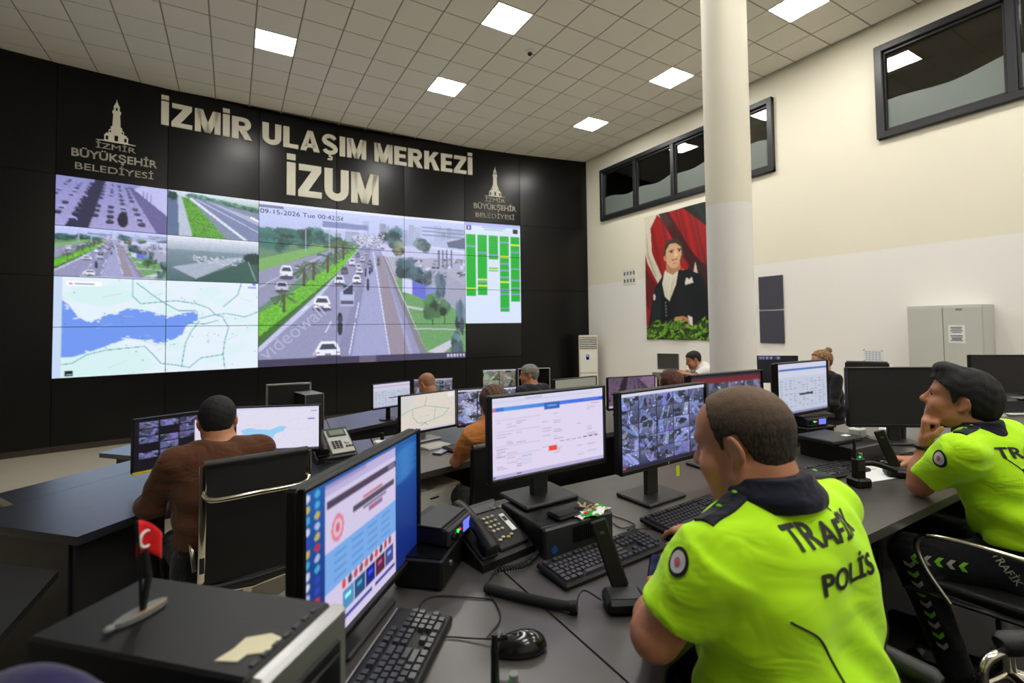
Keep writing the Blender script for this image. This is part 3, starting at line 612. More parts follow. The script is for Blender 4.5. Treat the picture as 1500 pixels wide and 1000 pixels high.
BLACKWALL = mat('black_wall_laminate', (0.035, 0.033, 0.032), 0.27, var=0.1, scale=6, rvar=0.03, spec=.3)
FLOORM = mat('beige_vinyl_floor', (0.76, 0.72, 0.64), 0.38, var=0.05, scale=3)
def slab(name, x0, x1, y0, y1, z0, z1, m):
    o = MB().box(((x0 + x1) / 2, (y0 + y1) / 2, (z0 + z1) / 2), (x1 - x0, y1 - y0, z1 - z0)).build(name, m); return tag(o, kind='structure')
slab('floor', -9, XR, -5, 11.6, LOW - .2, LOW, FLOORM)['label'] = 'beige vinyl floor in front of the video wall'
slab('floor', -9, XR, -5, 6.9, LOW, -0.36, FLOORM)['label'] = 'lowest raised step of the stepped beige floor'
slab('floor', -9, XR, -5, 4.62, -0.36, -0.18, FLOORM)['label'] = 'middle raised step of the stepped beige floor'
slab('floor', -9, XR, -5, 2.02, -0.18, 0.0, mat('charcoal_carpet', (.16, .15, .145), .95, var=.2, scale=300, bump=.3))['label'] = 'top charcoal step of the stepped floor under the nearest desk'

# black wall with its panels
wb = MB()
for k in range(-7, 4):
    t0 = TH0 + k * DTH; t1 = TH0 + (k + 1) * DTH if k < 3 else arc_th(XR + .1)
    a, b = arc_pt(t0, -.03), arc_pt(t1, -.03); d = (b - a).normalized(); n = Vector((-d.y, d.x))
    wb.prism([tuple(a), tuple(b), tuple(b + n * .2), tuple(a + n * .2)], LOW, CEIL + .05)
wall_back = tag(wb.build('wall_back', mat('wall_core', (.03, .03, .03), .8)), 'curved black wall carrying the video wall', kind='structure')
def facet(k):
    t0 = TH0 + k * DTH; t1 = TH0 + (k + 1) * DTH if k < 3 else arc_th(XR - .005)
    a, b = arc_pt(t0), arc_pt(t1); return (a + b) / 2, -((t0 + t1) / 2), (b - a).length
for k in range(-7, 4):
    c, rz, L = facet(k)
    rows = [(4.225, CEIL), (LOW + .1, 0.695)] if -3 <= k <= 2 else [(LOW + .1, 2.46), (2.46, 4.225), (4.225, CEIL)]
    for z0, z1 in rows:
        MB().box((0, .015, 0), (L - .006, .03, z1 - z0 - .004), .003).build('wall_panel', BLACKWALL, wall_back, loc=(c.x, c.y, (z0 + z1) / 2), rotz=rz)
    bb = MB().box((0, .012, 0), (L, .045, .1), .004).build('baseboard_back', mat('brown_baseboard', (.2, .17, .13), .5), None, loc=(c.x, c.y, LOW + .05), rotz=rz)
    tag(bb, 'dark brown skirting strip at the foot of the black wall', kind='structure')

# video wall: 6 columns by 4 rows of separate displays
IM_ROAD = paint_road(330, 250); IM_ROADS = paint_road(150, 90, False); IM_JAM = paint_jam(110, 62); IM_SLOPE = paint_slope(110, 62); IM_HAZE = paint_haze(110, 62); IM_MAP = paint_map(260, 148); IM_TAB = paint_table(130, 190)
colname = ['far left', 'second', 'third', 'fourth', 'fifth', 'far right']; rowname = ['top', 'second', 'third', 'bottom']
PW, PH = 1.562, 0.876
def display_pic(ci, rj):
    n, m_ = 110, 62
    if ci < 2:
        if rj == 0: return (IM_JAM if ci == 0 else IM_SLOPE), ('congested motorway with rows of dark cars' if ci == 0 else 'motorway beside a green slope')
        if rj == 1: return (IM_ROADS.sub(0, 0, 1, 1, n, m_) if ci == 0 else IM_HAZE), ('boulevard with a green hedge, small' if ci == 0 else 'hazy grey-green road')
        return IM_MAP.sub(ci / 2, (rj - 2) / 2, (ci + 1) / 2, (rj - 1) / 2, 130, 74), ['upper left quarter of the coast map', 'upper right quarter of the coast map', 'lower left quarter of the coast map', 'lower right quarter of the coast map'][ci + 2 * (rj - 2)]
    if ci < 5: return IM_ROAD.sub((ci - 2) / 3, rj / 4, (ci - 1) / 3, (rj + 1) / 4, n, m_), '%s row, %s third of the large boulevard picture' % (rowname[rj], ['left', 'middle', 'right'][ci - 2])
    if rj < 3: return IM_TAB.sub(0, rj / 3, 1, (rj + 1) / 3, 130, 64), '%s third of the green table' % ['upper', 'middle', 'lower'][rj]
    return None, None
for ci in range(6):
    c, rz, L = facet(ci - 3)
    for rj in range(4):
        z = 4.22 - rj * .88
        im, what = display_pic(ci, rj)
        d = thing('video_wall_display', ('video wall display showing ' + what) if im else 'switched-off black video wall display at the lower right', 'display', (c.x, c.y, z - .88), rz, 'displays of the video wall')
        MB().box((0, .055, .44), (PW, .1, PH), .004).build('housing', mat('display_housing', (.03, .03, .032), .5), d)
        if im:
            s = grid_print('screen', im, PW - .006, PH - .006, SCREEN, d, y=-.0005); s.location = (0, .004, .44)
            if ci in (2, 3, 4) and rj == 0 and ci == 2:
                V, Fc = text_fit('09-15-2026 Tue 00:42:56', -.76, .95, .62, .72); t = new_obj('date_lettering', [(x, -.004, zz) for x, zz in V], Fc, INKB, d)
                t.location = (0, 0, 0)
        else:
            MB().box((0, .003, .44), (PW - .008, .004, PH - .008), .001).build('screen', BLACKG, d)
# diagonal overlay lettering across the third column's lower displays
c, rz, L = facet(-1)
V, Fc = text_fit('videowall', 0, 1.55, 0, .30)
ca, sa = math.cos(R(40)), math.sin(R(40))
OVER = mat('overlay_lettering', (.3, .3, .35), .5, emit=(.74, .75, .88), es=.75)
dd = [o for o in bpy.data.objects if o.name.startswith('video_wall_display') and o.get('label', '').startswith('video wall display showing bottom row, left')][0]
new_obj('overlay_lettering', [(-.62 + x * ca - y * sa, -.006, .12 + x * sa + y * ca) for x, y in V], Fc, OVER, dd)

# signs: raised letters following the curve of the wall
LETTER = mat('cream_letter_face', (.92, .905, .84), .5)
def heavy_letter(ch):
    """heavy grotesque capitals drawn as convex pieces, cap height 1; returns pieces, width"""
    t, h = .27, .19; Q = []
    def box(x0, y0, x1, y1): Q.append([(x0, y0), (x1, y0), (x1, y1), (x0, y1)])
    def band(pts, wd):
        L = []; 
        for i, p in enumerate(pts):
            a = pts[max(0, i - 1)]; b = pts[min(len(pts) - 1, i + 1)]; dx, dy = b[0] - a[0], b[1] - a[1]; l = math.hypot(dx, dy); w_ = wd[i] if isinstance(wd, list) else wd
            L.append(((p[0] - dy / l * w_ / 2, p[1] + dx / l * w_ / 2), (p[0] + dy / l * w_ / 2, p[1] - dx / l * w_ / 2)))
        for (a, b), (c, d) in zip(L[:-1], L[1:]): Q.append([b, d, c, a])
    def arc(cx, cy, rx, ry, a0, a1, n=10): return [(cx + rx * math.cos(R(a0 + (a1 - a0) * k / n)), cy + ry * math.sin(R(a0 + (a1 - a0) * k / n))) for k in range(n + 1)]
    if ch in 'Iİ':
        box(0, 0, t, 1); w = t
        if ch == 'İ': box(0, 1.08, t, 1.26)
    elif ch == 'Z': box(0, 0, .76, h); box(.02, 1 - h, .74, 1); Q.append([(0, h), (.32, h), (.74, 1 - h), (.42, 1 - h)]); w = .76
    elif ch == 'M': box(0, 0, .23, 1); box(.75, 0, .98, 1); Q.append([(.38, 0), (.60, 0), (.60, .12), (.30, 1), (.0, 1)]); Q.append([(.38, 0), (.60, 0), (.98, 1), (.68, 1), (.38, .12)]); w = .98
    elif ch == 'R': box(0, 0, t, 1); band([(t, .905), (.44, .905)] + arc(.46, .705, .20, .20, 90, -90)[1:] + [(t, .505)], [h] * 2 + [h + .05 * math.sin(math.pi * k / 10) for k in range(1, 11)] + [h]); Q.append([(.28, .42), (.52, .0), (.83, 0), (.56, .45)]); w = .83
    elif ch == 'U': box(0, .34, t, 1); box(.55, .34, .82, 1); band(arc(.41, .34, .275, .24, 180, 360, 14), [t - .04 * math.sin(math.pi * k / 14) for k in range(15)]); w = .82
    elif ch == 'L': box(0, 0, t, 1); box(t, 0, .68, h); w = .68
    elif ch == 'A': Q.append([(0, 0), (.28, 0), (.52, 1), (.33, 1)]); Q.append([(.62, 0), (.90, 0), (.57, 1), (.38, 1)]); box(.22, .17, .68, .36); w = .90
    elif ch == 'E': box(0, 0, t, 1); box(t, 0, .68, h); box(t, 1 - h, .67, 1); box(t, .41, .62, .41 + h); w = .68
    elif ch == 'K': box(0, 0, t, 1); Q.append([(.24, .30), (.24, .62), (.53, 1), (.84, 1)]); Q.append([(.36, .50), (.55, .0), (.88, 0), (.56, .64)]); w = .88
    elif ch == 'Ş':
        band(arc(.40, .725, .27, .19, 20, 200, 10) + [(.18, .60), (.40, .51), (.62, .40)] + arc(.41, .275, .27, .19, 25, -165, 10)[1:], [.17] * 2 + [.19] * 7 + [.23] * 7 + [.19] * 8); box(.35, -.12, .46, .06); band([(.40, -.10), (.52, -.14), (.50, -.24), (.30, -.25)], .08); w = .80
    V = []; Fc = []
    for q in Q:
        n = len(V); V += q; ar = sum(q[i][0] * q[(i + 1) % len(q)][1] - q[(i + 1) % len(q)][0] * q[i][1] for i in range(len(q))); idx = list(range(n, n + len(q))); Fc.append(tuple(idx if ar > 0 else idx[::-1]))
    return V, Fc, w
def arc_sign(body, name, label, x0, x1, zb, cap, gap=.09, depth=.035):
    root = thing(name, label, 'sign', (*arc_pt(arc_th((x0 + x1) / 2), .01), zb), 0); inv = Matrix.Translation(root.location).inverted(); x = 0; pl = []
    for ch in body:
        if ch == ' ': x += .34; continue
        V, Fc, w = heavy_letter(ch); pl.append((V, Fc, x, w)); x += w + gap
    sx = (x1 - x0) / (x - gap)
    for V, Fc, xs, w in pl:
        th = arc_th(x0 + (xs + w / 2) * sx); p = arc_pt(th, .012); vs, fs = extrude_flat([((vx - w / 2) * sx, vy * cap) for vx, vy in V], Fc, depth)
        M = inv @ Matrix.Translation((p.x, p.y, zb)) @ Matrix.Rotation(-th, 4, 'Z'); new_obj('letter', [M @ Vector(v) for v in vs], fs, LETTER, root)
    return root
arc_sign('İZMİR ULAŞIM MERKEZİ', 'wall_sign', 'large cream raised lettering reading İZMİR ULAŞIM MERKEZİ on the black wall', -1.21, 5.36, 5.45, .455)
arc_sign('İZUM', 'wall_sign', 'cream raised lettering reading İZUM below the long sign', .99, 2.97, 4.41, .72)
def logo(cx, label):
    th = arc_th(cx); p = arc_pt(th, .022); root = thing('emblem_sign', label, 'sign', (p.x, p.y, 4.38), -th)
    half = [(.50, 0), (.50, .012), (.36, .02), (.30, .03), (.30, .16), (.26, .16), (.26, .20), (.20, .20), (.19, .28), (.145, .30), (.14, .36), (.105, .37), (.085, .66), (.11, .68), (.11, .73), (.075, .74), (.075, .85), (.05, .87), (.035, .91), (.012, .94), (.008, 1.0)]
    pts = [(x * .56, .56 + z * .80) for x, z in half]; poly = pts + [(-x, z) for x, z in pts[::-1]]
    # split into horizontal slabs so the faces stay convex
    V = []; Fc = []
    for i in range(len(pts) - 1):
        (xa, za), (xb, zb) = pts[i], pts[i + 1]
        if zb - za < 1e-5: continue
        n = len(V); V += [(-xa, za), (xa, za), (xb, zb), (-xb, zb)]; Fc.append((n, n + 1, n + 2, n + 3))
    vs, fs = extrude_flat(V, Fc, .012); new_obj('tower_emblem', vs, fs, LETTER, root)
    mb = MB()
    for sx in (-1, 1): mb.box((sx * .13, -.013, .63), (.035, .004, .07)); mb.box((sx * .085, -.013, .755), (.02, .004, .035))
    mb.box((0, -.013, .64), (.05, .004, .1)); mb.box((0, -.013, 1.18), (.025, .004, .05)); mb.build('window_mark', BLACKWALL, root)
    for body, x0, x1, z0, z1, b in (('İZMİR', -.28, .28, .42, .555, .006), ('BÜYÜKŞEHİR', -.60, .60, .165, .395, .02), ('BELEDİYESİ', -.55, .55, -.02, .14, .006)):
        V, Fc = text_fit(body, x0, x1, z0, z1, b); vs, fs = extrude_flat(V, Fc, .012); new_obj('lettering', vs, fs, LETTER, root)
logo(-1.86, 'cream clock-tower emblem with municipality lettering, left end of the black wall')
logo(5.99, 'cream clock-tower emblem with municipality lettering, right end of the black wall')

# right wall with clerestory openings, other walls
OPEN = [(5.20, 10.12, 4.33, 5.74), (-1.2, 3.53, 4.33, 5.80)]
wr = MB()
def wbox(y0, y1, z0, z1): wr.box((XR + .125, (y0 + y1) / 2, (z0 + z1) / 2), (.25, y1 - y0, z1 - z0))
wbox(-5, 11.0, LOW, 4.33); wbox(-5, 11.0, 5.80, CEIL + .1); wbox(10.12, 11.0, 4.33, 5.80); wbox(3.53, 5.20, 4.33, 5.80); wbox(-5, -1.2, 4.33, 5.80); wbox(5.20, 10.12, 5.74, 5.80)
tag(wr.build('wall_right', WALLP), 'right-hand wall painted cream above and white below', kind='structure')
tag(MB().box((-9.1, 3, 2.8), (.2, 17, 6.9)).build('wall_left', WALLP), kind='structure'); tag(MB().box((0, -5.1, 2.8), (18.4, .2, 6.9)).build('wall_front', WALLP), kind='structure')
tag(MB().box((XR + 2.2, 4.6, 4.7), (.1, 14, 3.4)).box((XR + 1.2, 4.6, 6.3), (2.2, 14, .1)).box((XR + 1.2, 4.6, 3.1), (2.2, 14, .1)).build('wall_corridor', mat('dim_corridor_wall', (.62, .54, .40), .8)), 'dim brown room behind the high windows', kind='structure')
FRAME = mat('anthracite_window_frame', (.12, .125, .14), .4, metal=.1)
gm = bpy.data.materials.new('window_glass'); gm.use_nodes = True; nt = gm.node_tree; nt.nodes.clear()
fo = nt.nodes.new('ShaderNodeOutputMaterial'); mx = nt.nodes.new('ShaderNodeMixShader'); fr = nt.nodes.new('ShaderNodeFresnel'); fr.inputs[0].default_value = 1.6
tr = nt.nodes.new('ShaderNodeBsdfTransparent'); tr.inputs[0].default_value = (.93, .93, .90, 1); gl = nt.nodes.new('ShaderNodeBsdfGlossy'); gl.inputs['Roughness'].default_value = .015
nt.links.new(fr.outputs[0], mx.inputs[0]); nt.links.new(tr.outputs[0], mx.inputs[1]); nt.links.new(gl.outputs[0], mx.inputs[2]); nt.links.new(mx.outputs[0], fo.inputs[0])
FILM = mat('frosted_grey_film', (.43, .46, .44), .45)
def window(nm, y0, y1, z0, z1, cuts, label):
    root = thing(nm, label, None, (XR, (y0 + y1) / 2, z0)); root['kind'] = 'structure'
    oy = (y0 + y1) / 2; fw_ = .11
    for name, c, d in (('frame_rail', (-.01, 0, fw_ / 2), (.14, y1 - y0, fw_)), ('frame_rail', (-.01, 0, z1 - z0 - fw_ / 2), (.14, y1 - y0, fw_)), ('frame_stile', (-.012, y0 - oy + fw_ / 2, (z1 - z0) / 2), (.14, fw_, z1 - z0)), ('frame_stile', (-.012, y1 - oy - fw_ / 2, (z1 - z0) / 2), (.14, fw_, z1 - z0))):
        part(name, FRAME, root, c, d, .012)
    ys = [y0 + .05] + cuts + [y1 - .05]
    for y in cuts: part('mullion', FRAME, root, (-.008, y - oy, (z1 - z0) / 2), (.13, .10, z1 - z0 - .1), .01)
    for i, (a, b) in enumerate(zip(ys[:-1], ys[1:])):
        part('pane', gm, root, (.02, (a + b) / 2 - oy, (z1 - z0) / 2), (.006, b - a, z1 - z0 - .14))
        sash = MB()
        for c, d in (((.0, a - oy + .065, (z1 - z0) / 2), (.05, .03, z1 - z0 - .2)), ((.0, b - oy - .065, (z1 - z0) / 2), (.05, .03, z1 - z0 - .2)), ((0, (a + b) / 2 - oy, .13), (.05, b - a - .08, .04)), ((0, (a + b) / 2 - oy, z1 - z0 - .13), (.05, b - a - .08, .04))): sash.box(c, d, .004)
        sash.build('sash', FRAME, root)
        n = 14; top = [(a + (b - a) * k / n, .52 + .05 * math.sin(3.0 * k / n + i * 1.3) + .03 * math.sin(7 * k / n + i)) for k in range(n + 1)]
        vs = [(.012, y - oy, .1) for y, t in top] + [(.012, y - oy, .1 + t) for y, t in top]
        new_obj('frosted_film', vs, [(k, k + 1, n + 2 + k, n + 1 + k) for k in range(n)], FILM, root)
window('window_1', 5.20, 10.12, 4.33, 5.74, [6.40, 7.60, 8.81], 'high four-pane window in dark frame behind the column')
window('window_2', -1.2, 3.53, 4.33, 5.80, [.45, 2.0], 'high dark-framed window at the upper right corner')

# ceiling: backing, sunk grid, lay-in tiles, square light panels
ceil = tag(MB().box((0, 3.3, CEIL + .08), (18.2, 17.4, .1)).build('ceiling', mat('ceiling_void', (.5, .49, .44), .9)), 'suspended ceiling of square beige tiles', kind='structure')
GX, GY = 0.272, 7.757
gb = MB()
for v in range(-16, 15): gb.box((GX + v * .6, 3.3, CEIL + .018), (.03, 17.2, .02))
for r_ in range(-21, 7): gb.box((0, GY + r_ * .6, CEIL + .0185), (17.8, .03, .02))
gb.build('ceiling_grid', mat('grid_runner', (.58, .56, .50), .7), ceil)['kind'] = 'stuff'
LIGHTS = [(v, r_) for v in (0, 5, 11) for r_ in (1, -3, -7, -11, -15, -19) if v or r_ != -7]  # panels out of view are added to brighten the room from behind
TILE = mat('mineral_ceiling_tile', (.90, .885, .84), .85, var=.05, scale=120, bump=.1)
tmesh = MB().box((0, 0, .008), (.580, .580, .016), .004); cells = []
for v in range(-16, 14):
    for r_ in range(-21, 6):
        if (v, r_) in LIGHTS: continue
        x, y = GX + (v + .5) * .6, GY + (r_ + .5) * .6
        if x > XR or (Vector((x, y - .0)) - ARC_C).length > ARC_R + .35: continue
        p = Vector((x, y, CEIL - 1.5)); c_ = p.dot(C_FW); sc = -1
        if c_ > .3:
            u_, w_ = CX + F_PX * p.dot(C_RT) / c_, CY - F_PX * p.dot(C_UP) / c_
            if -40 < u_ < 1540 and -40 < w_ < 300: sc = 1 / c_
        cells.append((sc, x, y))
cells.sort(reverse=True); proto = None; rest = MB()
for i, (sc, x, y) in enumerate(cells):
    if i < 300 and sc > 0:
        if proto is None: o = proto = tmesh.build('ceiling_tile', TILE, ceil)
        else: o = proto.copy(); COL.objects.link(o)
        o.location = (x, y, CEIL + rnd.uniform(-.0015, .0015))
    else: rest.box((x, y, CEIL + .008), (.58, .58, .016))
ro = rest.build('ceiling_tile_field', TILE, ceil); ro['kind'] = 'stuff'
LEDM = mat('led_diffuser', (.95, .95, .95), .5, emit=(1.0, .99, .965), es=LED_STRENGTH)
where = {(0, 1): 'above the left part of the long sign', (5, 1): 'above the right part of the long sign', (11, 1): 'nearest the far right corner', (5, -3): 'at the top middle of the view', (11, -3): 'just left of the round column', (11, -7): 'right of the column at the top edge'}
for v, r_ in LIGHTS:
    t = thing('ceiling_light', 'square white light panel in the ceiling, ' + where.get((v, r_), 'row %d added out of view' % (abs(r_) * 20 + v)), 'ceiling light', (GX + (v + .5) * .6, GY + (r_ + .5) * .6, CEIL - .004), 0, 'square ceiling light panels')
    if (v, r_) not in where: t['label'] = 'unseen square light panel added to the ceiling to light the room'
    fm = MB()
    for c, d in (((0, .289, .012), (.596, .014, .02)), ((0, -.289, .012), (.596, .014, .02)), ((.289, 0, .012), (.014, .57, .02)), ((-.289, 0, .012), (.014, .57, .02))): fm.box(c, d)
    fm.build('frame', WHITEP, t); part('diffuser', LEDM, t, (0, 0, .014), (.566, .566, .01))
t = thing('smoke_detector', 'small round dark detector under the ceiling tiles', 'detector', (4.33, 6.80, CEIL - .02))
MB().cyl((0, 0, .02), (0, 0, -.015), .07, .06, 18).build('base', WHITEP, t); MB().ell((.0, 0, -.03), (.04, .04, .035)).build('dome', BLACKG, t); MB().tube([(.05, 0, -.01), (.09, .02, -.01), (.12, .05, 0)], .008, 6).build('lead', GREYP, t)

# column
cl = MB().cyl((0, 0, 0), (0, 0, CEIL + .18), .205, .205, 48).build('column', WALLP, None, loc=(4.1, 2.92, -.18)); tag(cl, 'round cream column from floor to ceiling', 'column', kind='structure')

# ------------------------------------------------------------------ things on or at the right wall
ban = thing('portrait_banner', 'hanging portrait banner of a man in a dark coat before red drapery', 'banner', (XR - .02, 7.58, 1.14), R(-90))
def wave(x, z): return .016 * np.sin(x * 6 + z * 1.2) * (1 - (z + 1.5) / 6) - .01 * np.cos(z * 2.2)
sheet = grid_print('printed_sheet', paint_poster(130, 210), 1.86, 2.97, mat_print('banner_print', .55), ban, bend=wave); sheet.location = (0, -.02, 1.485)
part('hem_rod', WHITEP, ban, (0, 0, 2.975), (1.88, .015, .025), .005)
for sx in (-.9, .9):
    o = MB().tube([(sx + .012 * math.cos(k * .52), -.04, 2.93 + .012 * math.sin(k * .52)) for k in range(12)], .003, 5, closed=True).build('eyelet', CHROME, ban)
o = thing('notice_board', 'small white button panel with two rows of marks left of the portrait banner', 'panel', (XR - .004, 9.1, 2.52), R(-90)); part('plate', WHITEP, o, (0, 0, .2), (.46, .02, .40), .004)
for j in range(2):
    for i in range(4): part('mark', GREYP, o, (-.165 + i * .11, -.0115, .1 + j * .19), (.06, .004, .09), .001)
for z0, z1, w_ in ((1.76, 2.38, 'upper'), (1.12, 1.73, 'lower')):
    o = MB().box((0, 0, 0), (.03, .47, z1 - z0), .006).build('wall_board', mat('slate_board', (.25, .25, .30), .7, bump=.1, scale=200), None, loc=(XR - .016, 5.36, (z0 + z1) / 2)); tag(o, '%s of two square slate-grey boards on the white wall by the column' % w_, 'board', 'square boards by the column')
o = thing('wall_notice', 'small printed sheet taped to the white wall behind the dark monitor', 'notice', (XR - .003, 3.72, .86), R(-90)); part('sheet', PAPER, o, (0, 0, .1), (.27, .003, .19))
mb = MB()
for j in range(5):
    for i in range(5): mb.box((-.09 + i * .045, -.003, .04 + j * .03), (.03, .002, .014))
mb.build('print', mat('pale_blue_print', (.62, .66, .78), .8), o)
mb = MB()
for sx in (-1, 1):
    for z in (.015, .185): mb.box((sx * .125, -.003, z), (.02, .002, .02))
mb.build('tape', mat('red_tape', (.8, .5, .5), .6), o)
cb = thing('metal_cabinet', 'tall white two-door metal cabinet against the right wall', 'cabinet', (XR - .22, 2.695, -.18), R(-90))
CABM = mat('white_enamel', (.76, .76, .73), .4, bump=.03, scale=90)
part('body', CABM, cb, (0, .012, .945), (.81, .40, 1.89), .004)
for sx in (-1, 1):
    dr = part('door', CABM, cb, (sx * .2, -.2, .95), (.393, .02, 1.82), .003)
    if sx > 0: part('lock', SILVER, dr, (.17, -.208, 1.83), (.07, .012, .03), .003)
sh = part('paper_notice', PAPER, cb, (.14, -.2115, 1.5), (.17, .002, .24)); mb = MB()
for j, wd in enumerate([.12, .11, .13, .1, 0, .13, .12, .1, .13]):
    if wd: mb.box((.14, -.2135, 1.59 - j * .022), (wd, .002, .009 if j != 7 else .014))
mb.build('print', INK, cb)
ac = thing('floor_standing_air_conditioner', 'slim white floor-standing air conditioner in the far corner', 'air conditioner', (8.22, 10.2, LOW), R(-38))
part('body', mat('aged_white_casing', (.82, .79, .70), .5), ac, (0, .03, .89), (.50, .30, 1.78), .02)
part('lower_panel', WHITEP, ac, (0, -.128, .40), (.44, .02, .72), .006); part('upper_panel', WHITEP, ac, (0, -.128, 1.09), (.44, .02, .60), .006); part('outlet_recess', DARKP, ac, (0, -.122, 1.58), (.44, .012, .30))
for k in range(6): part('louvre', WHITEP, ac, (0, -.135, 1.46 + k * .048), (.43, .03, .016), .003, rot=Euler((R(25), 0, 0)))
part('control_display', BLACKG, ac, (-.02, -.14, 1.2), (.08, .01, .13), .003); part('indicator', LCD, ac, (-.02, -.146, 1.23), (.05, .004, .04))
# ------------------------------------------------------------------ furniture and equipment builders
LAMIN = mat('dark_grey_laminate', (.27, .255, .245), .33, var=.08, scale=18, rvar=.15, coat=.25)
LAMB = mat('blue_black_laminate', (.15, .155, .18), .30, var=.06, scale=18, rvar=.12, coat=.8)
PANELM = mat('black_desk_panel', (.05, .05, .055), .5)
def desk(name, label, poly, zt, zf, panels, top=LAMIN, th=.035, pm=PANELM):
    cx = sum(p[0] for p in poly) / len(poly); cy = sum(p[1] for p in poly) / len(poly)
    t = thing(name, label, 'desk', (cx, cy, zf)); loc = [(x - cx, y - cy) for x, y in poly]
    mb = MB(); mb.prism(loc, zt - zf - th, zt - zf); mb.build('worktop', top, t)
    for (x0, y0), (x1, y1), nm, h0 in panels:
        a = Vector((x0 - cx, y0 - cy)); b = Vector((x1 - cx, y1 - cy)); d = (b - a); L = d.length
        MB().box((0, 0, 0), (L, .025, zt - zf - th - h0 - .001), .002).build(nm, pm, t, loc=((a.x + b.x) / 2, (a.y + b.y) / 2, (zt - zf - th + h0) / 2), rotz=math.atan2(d.y, d.x))
    return t
def monitor(label, c, yaw, im, base_z, w=.56, h=.325, tilt=0.0, gain=1.0, neck='flat', frame=None, screen_mat=None, logo_dot=False, base=True, bez_w=.008, group='computer monitors', chin=.018):
    """c: centre of the screen face; the root stands on the desk below"""
    frame = frame or BLACKP
    rz = R(yaw); nrm = Vector((math.sin(rz), -math.cos(rz), 0)); back = .12
    bx, by = c[0] - nrm.x * back, c[1] - nrm.y * back
    t = thing('computer_monitor', label, 'monitor', (bx, by, base_z), rz, group)
    zc = c[2] - base_z; H = Euler((R(-tilt), 0, 0)).to_matrix()
    def at(x, y, z): return H @ Vector((x, y, z)) + Vector((0, -back, zc))
    MB().box(at(0, .022, 0), (w, .03, h), .006, rot=H).box(at(0, .042, -.02), (w * .55, .03, h * .55), .012, rot=H).build('housing', frame, t)
    bz = MB()
    for cc, d in (((0, 0, h / 2 - bez_w / 2), (w, .016, bez_w)), ((0, 0, -h / 2 + chin / 2), (w, .016, chin)), ((-w / 2 + bez_w / 2, 0, 0), (bez_w, .016, h)), ((w / 2 - bez_w / 2, 0, 0), (bez_w, .016, h))): bz.box(at(*cc), d, .002, rot=H)
    bz.build('bezel', frame, t)
    sw, sh = w - 2 * bez_w, h - bez_w - chin
    if im is not None: s = grid_print('screen', im, sw, sh, screen_mat or SCREEN, t); 
    else: s = MB().box((0, 0, 0), (sw, .002, sh)).build('screen', screen_mat or BLACKG, t)
    s.location = at(0, .003, (chin - bez_w) / 2); s.rotation_euler = (R(-tilt), 0, 0)
    if logo_dot: MB().cyl(at(0, -.009, -h / 2 + chin / 2), at(0, -.0085, -h / 2 + chin / 2), .006, n=12).build('maker_mark', SILVER, t)
    if base:
        if neck == 'flat':
            part('stand_neck', DARKP, t, (0, -.03, zc / 2 + .006), (.075, .025, zc - .01), .006); part('stand_base', DARKP, t, (0, -.03, .008), (.24, .19, .016), .005)
        elif neck == 'silver':
            MB().cyl((0, -.03, .0), (0, -.03, zc), .022, .018).build('stand_neck', SILVER, t); part('stand_base', SILVER, t, (0, -.04, .007), (.24, .16, .014), .005)
        elif neck == 'round':
            MB().cyl((0, -.03, 0.01), (0, -.03, zc), .03, .022).build('stand_neck', BLACKG, t); MB().cyl((0, -.04, 0), (0, -.04, .014), .12, .11, 28).build('stand_base', BLACKG, t)
        MB().box((0, -.055, zc - .02), (.09, .05, .09), .006).build('mount_plate', DARKP, t)
    return t

_KEYMESH = None
KEYROWS = []
def _keys():
    rows = []
    def row(y, items, x=0.0):
        out = []
        for it in items:
            wd, gap = (it if isinstance(it, tuple) else (it, 0)); x += gap; out.append((x + wd / 2, wd)); x += wd
        rows.append((y, out))
    row(0, [1, (1, 1), 1, 1, 1, (1, .5), 1, 1, 1, (1, .5), 1, 1, 1, (1, .25), 1, 1])
    row(1.3, [1] * 13 + [2, (1, .25), 1, 1, (1, .25), 1, 1, 1]); row(2.3, [1.5] + [1] * 12 + [1.5, (1, .25), 1, 1, (1, .25), 1, 1, 1])
    row(3.3, [1.75] + [1] * 11 + [2.25, (1, 3.5), 1, 1]); row(4.3, [1.25] + [1] * 11 + [2.75, (1, 1.25), (1, 1.25), 1, 1, 1]); row(5.3, [1.25, 1.25, 1.25, 6.25, 1.25, 1.25, 1.25, 1.25, (1, .25), 1, 1, (2, .25), 1])
    return rows
